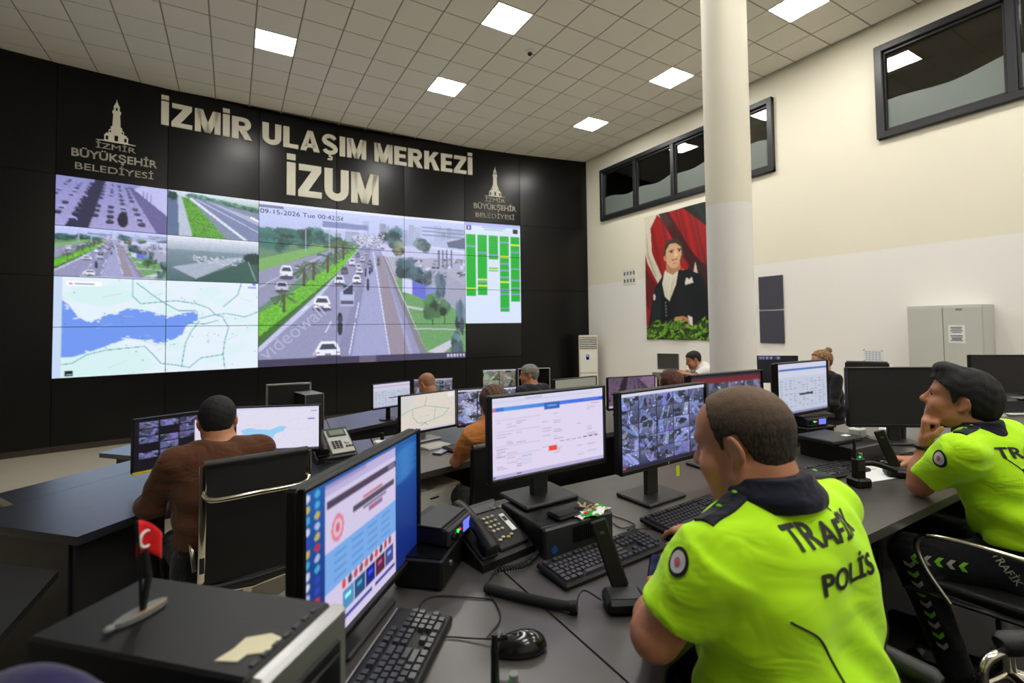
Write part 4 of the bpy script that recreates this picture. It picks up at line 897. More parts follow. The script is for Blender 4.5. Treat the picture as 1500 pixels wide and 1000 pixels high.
def keyboard(label, loc, yaw, singles=True, mb_body=None, w=.44, d=.145, keym=None, pale=0.0):
    global _KEYMESH
    t = thing('keyboard', label, 'keyboard', loc, R(yaw), 'computer keyboards')
    tl = R(4); Rm = Euler((tl, 0, 0)).to_matrix(); km = keym or KEYP
    MB().box(Rm @ Vector((0, 0, .012)), (w, d, .018), .005, rot=Rm).build('body', mb_body or BLACKP, t)
    u = .0188; bw = 22.5 * u; x0 = -bw / 2; y0 = d / 2 - .026; allk = MB()
    if _KEYMESH is None:
        tm = MB(); b, tp, hh = .0083, .0066, .008
        tm.add([(-b, -b, 0), (b, -b, 0), (b, b, 0), (-b, b, 0), (-tp, -tp, hh), (tp, -tp, hh), (tp, tp, hh), (-tp, tp, hh)], [(4, 5, 6, 7), (0, 1, 5, 4), (1, 2, 6, 5), (2, 3, 7, 6), (3, 0, 4, 7)])
        _KEYMESH = tm
    first = None
    for y, items in _keys():
        for x, wd in items:
            p = Rm @ Vector((x0 + x * u, y0 - y * u, .0215)); sx = (wd * u - .0022) / .0166
            if singles:
                if first is None: o = first = _KEYMESH.build('key', km, t)
                else: o = first.copy(); COL.objects.link(o)
                o.location = p; o.rotation_euler = (tl, 0, 0); o.scale = (sx, 1, 1)
            else:
                M0 = Matrix.Translation(p) @ Rm.to_4x4() @ Matrix.Diagonal((sx, 1, 1, 1)); allk.add([M0 @ Vector(v) for v in _KEYMESH.v], _KEYMESH.f)
    if not singles: allk.build('key_field', km, t)['kind'] = 'stuff'
    return t
def mouse(label, loc, yaw):
    t = thing('computer_mouse', label, 'mouse', loc, R(yaw)); vs = []; fs = []
    nu, nv = 18, 8
    for j in range(nv + 1):
        a = math.pi / 2 * j / nv
        for i in range(nu):
            q = 2 * math.pi * i / nu; vs.append((.031 * math.cos(q) * math.cos(a) * (1 - .1 * math.sin(q)), .058 * math.sin(q) * math.cos(a) ** .8, .004 + .034 * math.sin(a) ** .9 * (1 - .12 * math.sin(q))))
    for j in range(nv):
        for i in range(nu): fs.append((j * nu + i, j * nu + (i + 1) % nu, (j + 1) * nu + (i + 1) % nu, (j + 1) * nu + i))
    fs.append(tuple(range(nu))[::-1]); new_obj('shell', vs, fs, BLACKG, t, smooth=True)
    MB().cyl((-.004, .03, .031), (.004, .03, .031), .008, n=12).build('wheel', DARKP, t); part('button_gap', DARKP, t, (0, .042, .026), (.0015, .025, .012)); return t
def phone(label, loc, yaw, tilt=18, face=None, screen=None, big=False, sc=1.0):
    """desk telephone: wedge body, handset on the left, keypad, display"""
    face = face or BLACKP; t = thing('desk_telephone', label, 'telephone', loc, R(yaw), 'desk telephones'); t.scale = (sc, sc, sc)
    a = R(tilt); vs = []; W_, D_ = .20, .21; z0, z1 = .022, .022 + D_ * math.tan(a)
    vs = [(-W_ / 2, -D_ / 2, 0), (W_ / 2, -D_ / 2, 0), (W_ / 2, D_ / 2, 0), (-W_ / 2, D_ / 2, 0), (-W_ / 2, -D_ / 2, z0), (W_ / 2, -D_ / 2, z0), (W_ / 2, D_ / 2, z1), (-W_ / 2, D_ / 2, z1)]
    new_obj('body', vs, [(3, 2, 1, 0), (4, 5, 6, 7), (0, 1, 5, 4), (1, 2, 6, 5), (2, 3, 7, 6), (3, 0, 4, 7)], BLACKP, t)
    Rm = Euler((a, 0, 0)).to_matrix(); o = Vector((0, 0, (z0 + z1) / 2))
    def on(x, y, z=0): return o + Rm @ Vector((x, y, z))
    part('face_plate', face, t, on(.035, 0, .004), (.115, .19, .008), .004, rot=Rm)
    if screen == 'lcd':
        part('display_frame', DARKP, t, on(.035, .06, .010), (.09, .055, .006), .002, rot=Rm); part('display', LCDG, t, on(.035, .06, .0135), (.07, .04, .002), rot=Rm)
        for k in range(4):
            for i in range(3): part('key', KEYP, t, on(.0 + i * .017, -.01 - k * .016, .011), (.013, .011, .006), .002, rot=Rm)
        MB().cyl(on(.068, -.02, .008), on(.068, -.02, .014), .014, n=18).build('navigation_key', SILVER, t)
        for k in range(3): part('key', KEYP, t, on(.060 + k * .014, -.055, .011), (.011, .012, .006), .002, rot=Rm)
    else:
        pale = mat('pale_key', (.72, .68, .58), .4)
        part('display', DARKP, t, on(.035, .075, .0095), (.09, .03, .003), .001, rot=Rm)
        for k in range(4):
            for i in range(3): MB().ell((0, 0, 0), (.0062, .0062, .004), 10, 6).build('key', pale, t, loc=on(.002 + i * .017, .035 - k * .019, .009))
        for k, cc in enumerate([pale, pale, mat('yellow_key', (.75, .7, .35), .4), pale]): MB().ell((0, 0, 0), (.007, .007, .004), 10, 6).build('key', cc, t, loc=on(0 + k * .016, -.06 + (k % 2) * .006, .009))
        for k in range(4): MB().ell((0, 0, 0), (.004, .004, .003), 8, 6).build('key', LGREYP, t, loc=on(.055 + .01 * k, .072 - .012 * (k % 2), .012))
        lb = part('name_strip', PAPER, t, on(.070, -.005, .009), (.018, .075, .002), rot=Rm); part('strip_print', INK, t, on(.070, .01, .0105), (.012, .02, .001), rot=Rm)
    # handset lies along the left side
    hx = -.062; pr = [(-.10, .020, .026), (-.075, .024, .030), (-.04, .034, .022), (0, .038, .020), (.04, .034, .022), (.075, .024, .030), (.10, .020, .026)]
    pts = [on(hx, y, z + .004) for y, z, r_ in pr]
    hs = MB().tube(bez(pts, 4), [q for i in range(len(pr) - 1) for q in [pr[i][2] + (pr[i + 1][2] - pr[i][2]) * k / 4 for k in range(4)]] + [pr[-1][2]], 12, flat=.95).build('handset', BLACKP, t)
    part('cradle', BLACKP, t, on(hx, 0, .004), (.062, .20, .014), .005, rot=Rm)
    hp = []
    for i in range(150):
        s = i / 149; b = Vector((hx - .01 + .16 * s, -.13 - .03 * math.sin(s * 3.1), .012)); hp.append(b + Vector((0, .007 * math.cos(i * .9), .007 * math.sin(i * .9))))
    MB().tube(hp, .0022, 5).build('coiled_lead', CABLE, t)
    return t
def chair(label, loc, yaw, style='chrome', arms=True, pad=False, base=True, back_w=.47, back_h=.62, lean=10):
    """office chair facing local +Y; the back is a dark sheet between two flat bright rails"""
    t = thing('office_chair', label, 'chair', loc, R(yaw), 'office chairs'); rail = CHROME if style == 'chrome' else BLACKP; bm = BLACKL
    z0 = .47; tb = math.tan(R(lean)); nz = 10
    prof = [(-.22 - tb * .0, z0 + .02)]
    for k in range(nz + 1):
        s = k / nz; prof.append((-.25 - tb * back_h * s + .03 * math.sin(s * math.pi) * -1, z0 + .06 + back_h * s))
    # seat
    sp = [(-.24, .0), (-.20, .012), (-.1, .0), (.05, -.004), (.17, -.002), (.22, -.012), (.25, -.04)]; vs = []; fs = []
    for y, dz in sp:
        for x in (-.235, -.2, 0, .2, .235): vs.append((x, y, z0 + dz + (.012 if abs(x) > .1 else 0)))
    n0 = len(vs); vs += [(x, y, z - .035) for x, y, z in vs]
    for j in range(len(sp) - 1):
        for i in range(4): a = j * 5 + i; fs.append((a, a + 1, a + 6, a + 5)); fs.append((n0 + a, n0 + a + 5, n0 + a + 6, n0 + a + 1))
    L = len(sp)
    for j in range(L - 1): fs.append((j * 5, j * 5 + 5, n0 + j * 5 + 5, n0 + j * 5)); fs.append((j * 5 + 4, n0 + j * 5 + 4, n0 + j * 5 + 9, j * 5 + 9))
    for i in range(4): fs.append((i, n0 + i, n0 + i + 1, i + 1)); a = (L - 1) * 5 + i; fs.append((a, a + 1, n0 + a + 1, n0 + a))
    new_obj('seat', vs, fs, bm, t, smooth=True)
    vs = []; fs = []
    hw = back_w / 2 - .012
    for y, z in prof:
        for i in range(7): x = -hw + 2 * hw * i / 6; vs.append((x, y - .012 * (1 - (x / hw) ** 2), z))
    n0 = len(vs); vs += [(x, y - .012, z) for x, y, z in vs]
    for j in range(len(prof) - 1):
        for i in range(6): a = j * 7 + i; fs.append((a, a + 1, a + 8, a + 7)); fs.append((n0 + a, n0 + a + 7, n0 + a + 8, n0 + a + 1))
    new_obj('back_sheet', vs, fs, MESHF if style != 'leather' else bm, t, smooth=True)
    ty, tz = prof[-1]; MB().tube([(-hw - .01, ty, tz), (0, ty - .012, tz + .003), (hw + .01, ty, tz)], .021, 12).build('top_roll', bm, t)
    for sx in (-1, 1):
        mb = MB(); pts = [(sx * back_w / 2, .22, z0 - .035), (sx * back_w / 2, -.12, z0 - .02), (sx * back_w / 2, -.215, z0 + .0)] + [(sx * back_w / 2, y - .006, z) for y, z in prof[1:]]
        mb.tube(pts, .008, 8, flat=2.2); rl = mb.build('side_rail', rail, t)
        part('rail_clamp', DARKP, rl, (sx * (back_w / 2), prof[2][0] - .028, prof[2][1] + .03), (.02, .012, .08), .003)
    if style == 'chrome':
        k = prof[-2]; yb = k[0] - .03
        MB().tube(bez([(-back_w / 2, yb + .01, k[1] - .07), (-back_w / 2 + .04, yb - .03, k[1] - .09), (0, yb - .05, k[1] - .085), (back_w / 2 - .04, yb - .03, k[1] - .09), (back_w / 2, yb + .01, k[1] - .07)], 6), .013, 8).build('rear_bar', CHROME, t)
    MB().tube([(-back_w / 2, -.2, z0 - .03), (0, -.21, z0 - .05), (back_w / 2, -.2, z0 - .03)], .012, 8).build('cross_bar', rail, t)
    if arms:
        for sx in (-1, 1):
            x = sx * (back_w / 2 + .025)
            lp = MB().tube(bez([(x, -.24, z0 + .10), (x + sx * .01, -.22, z0 + .19), (x + sx * .015, -.1, z0 + .215), (x + sx * .015, .1, z0 + .21), (x + sx * .012, .17, z0 + .17), (x + sx * .006, .15, z0 + .08), (x, .08, z0 - .03)], 6), .0105, 8).build('armrest', CHROME if style != 'black' else BLACKP, t)
            if pad: MB().tube([(x + sx * .015, -.13, z0 + .225), (x + sx * .015, -.12, z0 + .228), (x + sx * .015, .11, z0 + .228), (x + sx * .015, .12, z0 + .225)], [.02, .028, .028, .02], 14).build('arm_pad', BLACKL, lp)
    if base:
        MB().cyl((0, 0, .09), (0, 0, z0 - .06), .03, .025).build('gas_column', CHROME, t); part('mechanism', BLACKP, t, (0, 0, z0 - .065), (.2, .24, .05), .01)
        for k in range(5):
            q = R(72 * k + 18); c, s = math.cos(q), math.sin(q)
            MB().tube([(0, 0, .12), (c * .15, s * .15, .105), (c * .29, s * .29, .08)], [.024, .02, .015], 8).build('base_leg', CHROME, t); MB().cyl((c * .29 - s * .02, s * .29 + c * .02, .03), (c * .29 + s * .02, s * .29 - c * .02, .03), .03, n=12).build('caster', BLACKP, t)
    return t
def pc_box(label, loc, yaw, w, d, h, front='black', name='desktop_computer'):
    """computer case; the front panel faces local -Y"""
    t = thing(name, label, 'computer', loc, R(yaw)); part('case', BLACKP, t, (0, .01, h / 2), (w, d - .03, h), .004)
    part('front_panel', SILVER if front == 'silver' else DARKP, t, (0, -d / 2 + .012, h / 2), (w + .004, .024, h + .002), .006); return t
# ------------------------------------------------------------------ people: smooth-blended volumes turned into one continuous surface
def V3(*a): return np.array(a, np.float64)
def rc(a, b, r1, r2, k=.03): return dict(t='rc', a=V3(*a), b=V3(*b), r1=r1, r2=r2, k=k, op='u')
def cone(a, b, r1, r2, k=.02): return dict(t='cone', a=V3(*a), b=V3(*b), r1=r1, r2=r2, k=k, op='u')
def el(c, rad, M=None, k=.03, op='u'): return dict(t='el', c=V3(*c), r=V3(*rad), M=(np.eye(3) if M is None else np.array(M)), k=k, op=op)
def prim_bounds(p):
    if p['t'] in ('rc', 'cone'):
        r = max(p['r1'], p['r2']); return np.minimum(p['a'], p['b']) - r, np.maximum(p['a'], p['b']) + r
    e = np.sqrt(((p['M'] * p['r'][None, :]) ** 2).sum(1)); return p['c'] - e, p['c'] + e
def prim_d(p, X, Y, Z):
    if p['t'] in ('rc', 'cone'):
        a, ba = p['a'], p['b'] - p['a']; bb = float(ba @ ba)
        px, py, pz = X - a[0], Y - a[1], Z - a[2]; t0 = (px * ba[0] + py * ba[1] + pz * ba[2]) / bb; t = np.clip(t0, 0, 1)
        d = np.sqrt((px - t * ba[0]) ** 2 + (py - t * ba[1]) ** 2 + (pz - t * ba[2]) ** 2)
        if p['t'] == 'rc': return d - (p['r1'] + (p['r2'] - p['r1']) * t)
        d = np.sqrt(np.maximum((px - t0 * ba[0]) ** 2 + (py - t0 * ba[1]) ** 2 + (pz - t0 * ba[2]) ** 2, 0)) - (p['r1'] + (p['r2'] - p['r1']) * t)
        L = math.sqrt(bb); return np.maximum(d, np.maximum((t0 - 1) * L, -t0 * L))
    M, r, c = p['M'], p['r'], p['c']; qx, qy, qz = X - c[0], Y - c[1], Z - c[2]
    u = [(M[0, i] * qx + M[1, i] * qy + M[2, i] * qz) / r[i] for i in range(3)]
    k0 = np.sqrt(u[0] ** 2 + u[1] ** 2 + u[2] ** 2); k1 = np.sqrt((u[0] / r[0]) ** 2 + (u[1] / r[1]) ** 2 + (u[2] / r[2]) ** 2)
    return k0 * (k0 - 1) / np.maximum(k1, 1e-6)
def field(prims, vox, extra=None, pad=None):
    lo = np.min([prim_bounds(p)[0] for p in prims if p['op'] == 'u'], 0) - .03 - (pad or 0); hi = np.max([prim_bounds(p)[1] for p in prims if p['op'] == 'u'], 0) + .03 + (pad or 0)
    n = np.ceil((hi - lo) / vox).astype(int) + 1; D = np.full(n, 10.0, np.float32)
    ax = [lo[i] + vox * np.arange(n[i]) for i in range(3)]
    for p in prims:
        b0, b1 = prim_bounds(p); k = p['k']; m = k + 2.5 * vox
        s = [slice(max(0, int((b0[i] - m - lo[i]) / vox)), min(n[i], int((b1[i] + m - lo[i]) / vox) + 2)) for i in range(3)]
        if any(q.stop <= q.start for q in s): continue
        X, Y, Z = np.meshgrid(*[ax[i][s[i]].astype(np.float32) for i in range(3)], indexing='ij', sparse=True)
        d = prim_d(p, X, Y, Z).astype(np.float32); A = D[s[0], s[1], s[2]]
        if p['op'] == 'u': h = np.maximum(k - np.abs(A - d), 0) / k; D[s[0], s[1], s[2]] = np.minimum(A, d) - h * h * k * .25
        else: h = np.maximum(k - np.abs(A + d), 0) / k; D[s[0], s[1], s[2]] = np.maximum(A, -d) + h * h * k * .25
    if extra is not None:
        X, Y, Z = np.meshgrid(*[a.astype(np.float32) for a in ax], indexing='ij', sparse=True); D = extra(D, X, Y, Z).astype(np.float32)
    return D, lo
def nets(D, lo, vox):
    S = D < 0; c = [S[i:S.shape[0] - 1 + i, j:S.shape[1] - 1 + j, k:S.shape[2] - 1 + k] for i in (0, 1) for j in (0, 1) for k in (0, 1)]
    al = c[0].copy(); an = c[0].copy()
    for q in c[1:]: al &= q; an |= q
    I = np.argwhere(an & ~al); idx = np.full(al.shape, -1, np.int32); idx[tuple(I.T)] = np.arange(len(I))
    pos = np.zeros((len(I), 3)); cnt = np.zeros(len(I))
    cor = [(i, j, k) for i in (0, 1) for j in (0, 1) for k in (0, 1)]
    val = {q: D[I[:, 0] + q[0], I[:, 1] + q[1], I[:, 2] + q[2]] for q in cor}
    for q in cor:
        for a in range(3):
            if q[a]: continue
            q2 = list(q); q2[a] = 1; q2 = tuple(q2); d0, d1 = val[q], val[q2]; m = (d0 < 0) != (d1 < 0)
            t = np.where(m, d0 / np.where(m, d0 - d1, 1), 0); pp = np.tile(np.array(q, float), (len(I), 1)); pp[:, a] += t
            pos += pp * m[:, None]; cnt += m
    Vt = (I + pos / cnt[:, None]) * vox + lo; Fs = []
    for a in range(3):
        b, e = (a + 1) % 3, (a + 2) % 3; sl0 = [slice(None)] * 3; sl1 = [slice(None)] * 3; sl0[a] = slice(0, -1); sl1[a] = slice(1, None)
        s0, s1 = S[tuple(sl0)], S[tuple(sl1)]; E = np.argwhere(s0 != s1); E = E[(E[:, b] > 0) & (E[:, e] > 0) & (E[:, b] < S.shape[b] - 1) & (E[:, e] < S.shape[e] - 1)]
        ins = s0[tuple(E.T)]; q = []
        for db, de in ((1, 1), (0, 1), (0, 0), (1, 0)):
            C = E.copy(); C[:, b] -= db; C[:, e] -= de; q.append(idx[tuple(C.T)])
        q = np.stack(q, 1); q[~ins] = q[~ins][:, ::-1]; Fs.append(q)
    return Vt, np.concatenate(Fs)
def np_obj(name, Vt, Fq, material, parent, smooth=True):
    me = bpy.data.meshes.new(name); me.vertices.add(len(Vt)); me.vertices.foreach_set('co', np.asarray(Vt, np.float32).ravel())
    me.loops.add(Fq.size); me.loops.foreach_set('vertex_index', Fq.astype(np.int32).ravel()); me.polygons.add(len(Fq)); me.polygons.foreach_set('loop_start', np.arange(0, Fq.size, 4, dtype=np.int32))
    me.update(calc_edges=True); me.polygons.foreach_set('use_smooth', np.ones(len(Fq), bool)); me.materials.append(material)
    o = bpy.data.objects.new(name, me); COL.objects.link(o); o.parent = parent; return o
def volume(name, prims, vox, material, parent, extra=None):
    D, lo = field(prims, vox, extra); Vt, Fq = nets(D, lo, vox); return np_obj(name, Vt, Fq, material, parent)

def frame(up, fwd):
    up = np.array(up, float); up /= np.linalg.norm(up); fwd = np.array(fwd, float); fwd = fwd - up * (fwd @ up); fwd /= np.linalg.norm(fwd)
    return np.stack([np.cross(fwd, up), fwd, up], 1)           # columns: right, forward, up
def xf(p, M, o):
    p = dict(p)
    for k in ('a', 'b', 'c'):
        if k in p: p[k] = M @ p[k] + o
    if 'M' in p: p['M'] = M @ p['M']
    return p
def head_prims(w=1.0):
    P = [el((0, -.012, .035), (.075, .096, .086), k=.02), el((0, .028, -.03), (.061, .066, .085), k=.04), el((0, .035, .05), (.063, .055, .05), k=.03),
         rc((-.047 * w, .0, -.062), (-.016 * w, .068, -.099), .024 * w, .021 * w, .03), rc((.047 * w, .0, -.062), (.016 * w, .068, -.099), .024 * w, .021 * w, .03), el((0, .080, -.098), (.020, .017, .018), k=.02),
         el((-.038 * w, .064, -.036), (.026 * w, .026, .026 * w), k=.03), el((.038 * w, .064, -.036), (.026 * w, .026, .026 * w), k=.03), rc((-.036, .081, .026), (.036, .081, .026), .013, .013, .02),
         rc((0, .094, .016), (0, .117, -.026), .0075, .0125, .014), el((0, .104, -.031), (.019, .013, .010), k=.012), el((0, .088, -.066), (.026, .014, .018), k=.02),
         rc((-.02, .093, -.060), (.02, .093, -.060), .0055, .0055, .006), rc((-.017, .092, -.071), (.017, .092, -.071), .0065, .0065, .006)]
    for s in (-1, 1):
        P += [el((s * .032, .100, .006), (.017, .013, .011), k=.014, op='s'), el((s * .031, .080, .006), (.0135, .0135, .0125), k=.004)]
        Me = np.array(Matrix.Rotation(R(-14), 3, 'X') @ Matrix.Rotation(R(s * 24), 3, 'Z'))
        P += [el((s * .083, -.014, -.001), (.008, .020, .032), Me, k=.007), el((s * .0935, -.007, .003), (.009, .012, .021), Me, k=.004, op='s'), el((s * .078, -.004, -.030), (.008, .009, .011), k=.01)]
    P.append(el((0, .099, -.0655), (.024, .006, .0015), k=.003, op='s'))
    return P
def hand_prims(wr, f, pn, side, curl=(.3, .5, .4), sc=1.0, thumb=.5, spread=.06):
    wr = np.array(wr, float); f = np.array(f, float); f /= np.linalg.norm(f); pn = np.array(pn, float); pn -= f * (pn @ f); pn /= np.linalg.norm(pn)
    th = np.cross(f, pn) * (1 if side > 0 else -1); P = []; k = .012
    for i, (o, L) in enumerate(((.029, .072), (.010, .081), (-.009, .075), (-.027, .060))):
        kn = wr + f * .088 * sc + th * o * sc - pn * .002
        P.append(rc(wr + f * .012 + th * o * .55 * sc, kn, .0155 * sc, .0115 * sc, .018))
        d = f + th * spread * (1.5 - i); d /= np.linalg.norm(d); a = kn; ang = 0.0; r = .0095 * sc
        for seg, (frac, cu) in enumerate(zip((.46, .30, .24), curl)):
            ang += cu; v = d * math.cos(ang) + pn * math.sin(ang); b = a + v * L * frac * sc; P.append(rc(a, b, r, r * .9, .005)); a = b; r *= .9
    a = wr + f * .022 * sc + th * .026 * sc + pn * .008; d = f * .62 + th * .70 + pn * (.25 + .3 * thumb); d /= np.linalg.norm(d); b = a + d * .045 * sc; P.append(rc(wr + f * .012 + th * .012, a, .016 * sc, .0155 * sc, .015)); P.append(rc(a, b, .0145 * sc, .0115 * sc, .01))
    d = f * (.85) + th * (.45 - .5 * thumb) + pn * (.25 + .3 * thumb); d /= np.linalg.norm(d); c = b + d * .033 * sc; P.append(rc(b, c, .0115 * sc, .0095 * sc, .005)); return P

HLY = [-.13, -.07, -.045, -.032, -.020, .010, .0145, .022, .030, .040, .060, .085, .13]
HLZ = [-.088, -.084, -.062, -.010, .030, .030, -.004, -.012, .010, .035, .052, .072, .080]
def hair_obj(parent, M, o, col, t=.010, vox=.005, recede=0.0, amp=.0025, extra=None, top_thin=0.0, fringe=0.0, noisef=170.0):
    P = [el((0, -.012, .035), (.077 + t * .8, .098 + t, .088 + t), k=.02), el((0, .03, .052), (.066 + t * .7, .056 + t, .052 + t), k=.03), el((0, -.045, -.03), (.055 + t * .6, .045 + t, .05), k=.03)] + (extra or [])
    def cut(D, X, Y, Z):
        ph = .9 * np.sin(Y * 61 + 1) + .7 * np.sin(X * 53)
        D = D + .007 * np.clip((-.005 - Z) / .07, 0, 1) + amp * (np.sin(X * noisef + ph * 2) * np.sin(Y * noisef * .8 + ph) + .7 * np.sin(Z * noisef * 1.1 + X * 60 + ph * 2))
        hl = np.interp(Y.ravel(), HLY, HLZ).reshape(Y.shape) + recede * np.clip((Y - .02) / .06, 0, 1) * (.5 + 9 * np.abs(X)) - fringe * np.clip((Y - .04) / .05, 0, 1)
        return np.maximum(D, (hl - Z + .003 * np.sin(X * 260 + Y * 190)) * .8)
    D, lo = field(P, vox, cut if extra is None or True else None); Vt, Fq = nets(D, lo, vox); Vt = Vt @ M.T + o
    return np_obj('hair', Vt, Fq, col, parent)

DEF = dict(pelvis=(0, -.02, .52), chest=(0, .0, .88), neck=(0, .02, 1.10), head=(0, .05, 1.215), sl=(-.19, .0, 1.045), sr=(.19, .0, 1.045), el=(-.25, .10, .80), er=(.25, .10, .80), wl=(-.17, .34, .775), wr=(.17, .34, .775),
           hl=(-.095, 0, .53), hr=(.095, 0, .53), kl=(-.14, .42, .51), kr=(.14, .42, .51), al=(-.14, .40, .08), ar=(.14, .40, .08))
def person(label, loc, yaw, J=None, head_yaw=0, head_pitch=0, head_roll=0, skin=SKIN, shirt=None, trousers=None, hair=None, vox=.011, fat=1.0, sleeve='short', hands=None, collar=None, sc=1.0, group=None, eyes=True, hvox=None, female=False, shirt_vox=None, sleeve_r=1.0, neck_r=1.0, sleeve_f=.74, jaw=1.0):
    """J: joint overrides in a local frame facing +Y, origin on the floor below the hips"""
    j = {k: V3(*v) for k, v in {**DEF, **(J or {})}.items()}
    t = thing('person', label, 'person', loc, R(yaw), group); t.scale = (sc, sc, sc)
    Mh = np.array((Matrix.Rotation(R(head_yaw), 3, 'Z') @ Matrix.Rotation(R(head_pitch), 3, 'X') @ Matrix.Rotation(R(head_roll), 3, 'Y')))
    B = []
    for p in head_prims(jaw): B.append(xf(p, Mh, j['head']))
    B.append(rc(j['head'] + Mh @ V3(0, -.03, -.06), j['neck'] + V3(0, 0, -.02), .052 if female else .060 * neck_r, .056 if female else .066 * neck_r, .03))
    up = j['neck'] - j['pelvis']; T = frame(up, (0, 1, 0)); mid = (j['pelvis'] + j['chest']) / 2
    def torso(g, f=fat):
        w = .92 if female else 1.0
        return [el(j['chest'] + T @ V3(-.075 * f * w, .0, .03), (.105 * f * w + g, .108 * f + g, .20 + g), T, .05), el(j['chest'] + T @ V3(.075 * f * w, .0, .03), (.105 * f * w + g, .108 * f + g, .20 + g), T, .09), el(mid + T @ V3(-.06 * f, 0, 0), (.105 * f * w + g, .108 * f * (1 + (f - 1) * .7) + g, .19 + g), T, .08), el(mid + T @ V3(.06 * f, 0, 0), (.105 * f * w + g, .108 * f * (1 + (f - 1) * .7) + g, .19 + g), T, .08), el(mid, (.150 * f * w + g, .115 * f * (1 + (f - 1) * .7) + g, .20 + g), T, .06), el(j['pelvis'], (.172 * f + g, .125 * f + g, .13 + g), T, .06),
                rc(j['sl'] * .85 + j['sr'] * .15, j['sr'] * .85 + j['sl'] * .15, .058 * w + g, .058 * w + g, .06), rc(j['neck'] + V3(0, -.005, -.035), j['sl'] * .75 + j['sr'] * .25 + V3(0, 0, .022), .052 + g, .040 + g, .04), rc(j['neck'] + V3(0, -.005, -.035), j['sr'] * .75 + j['sl'] * .25 + V3(0, 0, .022), .052 + g, .040 + g, .04),
                rc(j['chest'] + T @ V3(0, -.03, .14), j['neck'] + V3(0, -.005, -.05), .085 * w + g, .055 + g, .05)]
    B += torso(-.012)
    aw = .85 if female else 1.0 + (fat - 1) * .6
    for s, S, E, Wk, H in ((-1, 'sl', 'el', 'wl', 'L'), (1, 'sr', 'er', 'wr', 'R')):
        B += [rc(j[S], j[E], .055 * aw, .043 * aw, .03), rc(j[E], j[Wk], .042 * aw, .027 * aw, .02), el(j[E] * .68 + j[Wk] * .32, (.043 * aw, .043 * aw, .043 * aw), None, .04)]
        hd = (hands or {}).get(H)
        if hd is None: hd = dict(f=j[Wk] - j[E] + V3(0, 0, -.03), pn=(0, 0, -1))
        B += hand_prims(j[Wk], hd['f'], hd['pn'], s, hd.get('curl', (.35, .5, .4)), .88 if female else 1.0, hd.get('thumb', .4), hd.get('spread', .06))
    for s, H, K, A in ((-1, 'hl', 'kl', 'al'), (1, 'hr', 'kr', 'ar')): B += [rc(j[H], j[K], .075, .052, .04), rc(j[K], j[A], .050, .036, .03), rc(j[A] + V3(0, -.03, -.04), j[A] + V3(0, .12, -.05), .03, .026, .02)]
    body = volume('body', B, vox, skin, t)
    Sp = torso(.006)
    for S, E, Wk in (('sl', 'el', 'wl'), ('sr', 'er', 'wr')):
        if sleeve == 'short': Sp += [rc(j[S], j[S] * .75 + j[E] * .25, .072 * aw * sleeve_r, .070 * aw * sleeve_r, .04), cone(j[S], j[S] * (1 - sleeve_f) + j[E] * sleeve_f, .072 * aw * sleeve_r, .068 * aw * sleeve_r, .03)]
        elif sleeve == 'none': Sp += [el(j[S], (.05, .05, .05), None, .03)]
        else: Sp += [rc(j[S], j[E], .068 * aw, .056 * aw, .04), cone(j[E] * 1.0, j[E] * .08 + j[Wk] * .92, .055 * aw, .041 * aw, .03), rc(j[E], j[E] * .6 + j[Wk] * .4, .056 * aw, .052 * aw, .03)]
    waist = j['pelvis'][2] + .14
    def folds(D, X, Y, Z): return np.maximum(D, waist - .02 - Z + .25 * (Y - j['pelvis'][1]) * 0) + .0055 * np.sin(Z * 50 + X * 26 + 4 * np.sin(X * 9 + Y * 7)) * np.clip((1.02 - Z) * 5, 0, 1) + .0025 * np.sin(X * 48 + Z * 30 + Y * 35)
    so = volume('shirt', Sp, shirt_vox or vox, shirt, t, folds)
    Tp = [dict(p, k=.05) for p in torso(.004)[2:6]] + [el(j['pelvis'] - V3(0, 0, .03), (.168 * fat, .128 * fat, .12), T, .05)]
    for H, K, A in (('hl', 'kl', 'al'), ('hr', 'kr', 'ar')): Tp += [rc(j[H], j[K], .092, .068, .05), cone(j[K], j[A] + V3(0, 0, .0), .068, .056, .03), rc(j[K], j[K] * .8 + j[A] * .2, .068, .066, .03)]
    tr = volume('trousers', Tp, max(vox, .01), trousers, t, lambda D, X, Y, Z: np.maximum(D, Z - waist))
    for A in ('al', 'ar'):
        sh = volume('shoe', [rc(j[A] + V3(0, -.05, -.04), j[A] + V3(0, .15, -.045), .04, .034, .03), rc(j[A], j[A] + V3(0, .02, -.04), .05, .045, .03)], .012, INKB, t)
    if collar: volume('collar', [cone(j['neck'] + V3(0, -.010, -.030), j['neck'] + (j['head'] - j['neck']) * .30 + V3(0, -.018, .006), .092 * neck_r, .075 * neck_r, .02), el(j['neck'] + V3(0, -.012, -.005), (.094 * neck_r, .090 * neck_r, .028), None, .02)], .0045, collar, t)
    if hair: hair_obj(t, Mh, j['head'], **hair)
    if eyes:
        for s in (-1, 1):
            q = Mh @ V3(s * .031, .0885, .006) + j['head']; MB().ell(q, (.0075, .0075, .0075), 10, 6).build('eye', INKB, t)
            a, b = Mh @ V3(s * .015, .0935, .026) + j['head'], Mh @ V3(s * .045, .080, .029) + j['head']; MB().tube([a, (a + b) / 2 + Mh @ V3(0, .004, .003), b], [.003, .0045, .003], 6).build('eyebrow', (hair or {}).get('col', INKB), t)
    return t, body, so, tr
def bvh_of(o): return BVHTree.FromPolygons([v.co.copy() for v in o.data.vertices], [tuple(p.vertices) for p in o.data.polygons])
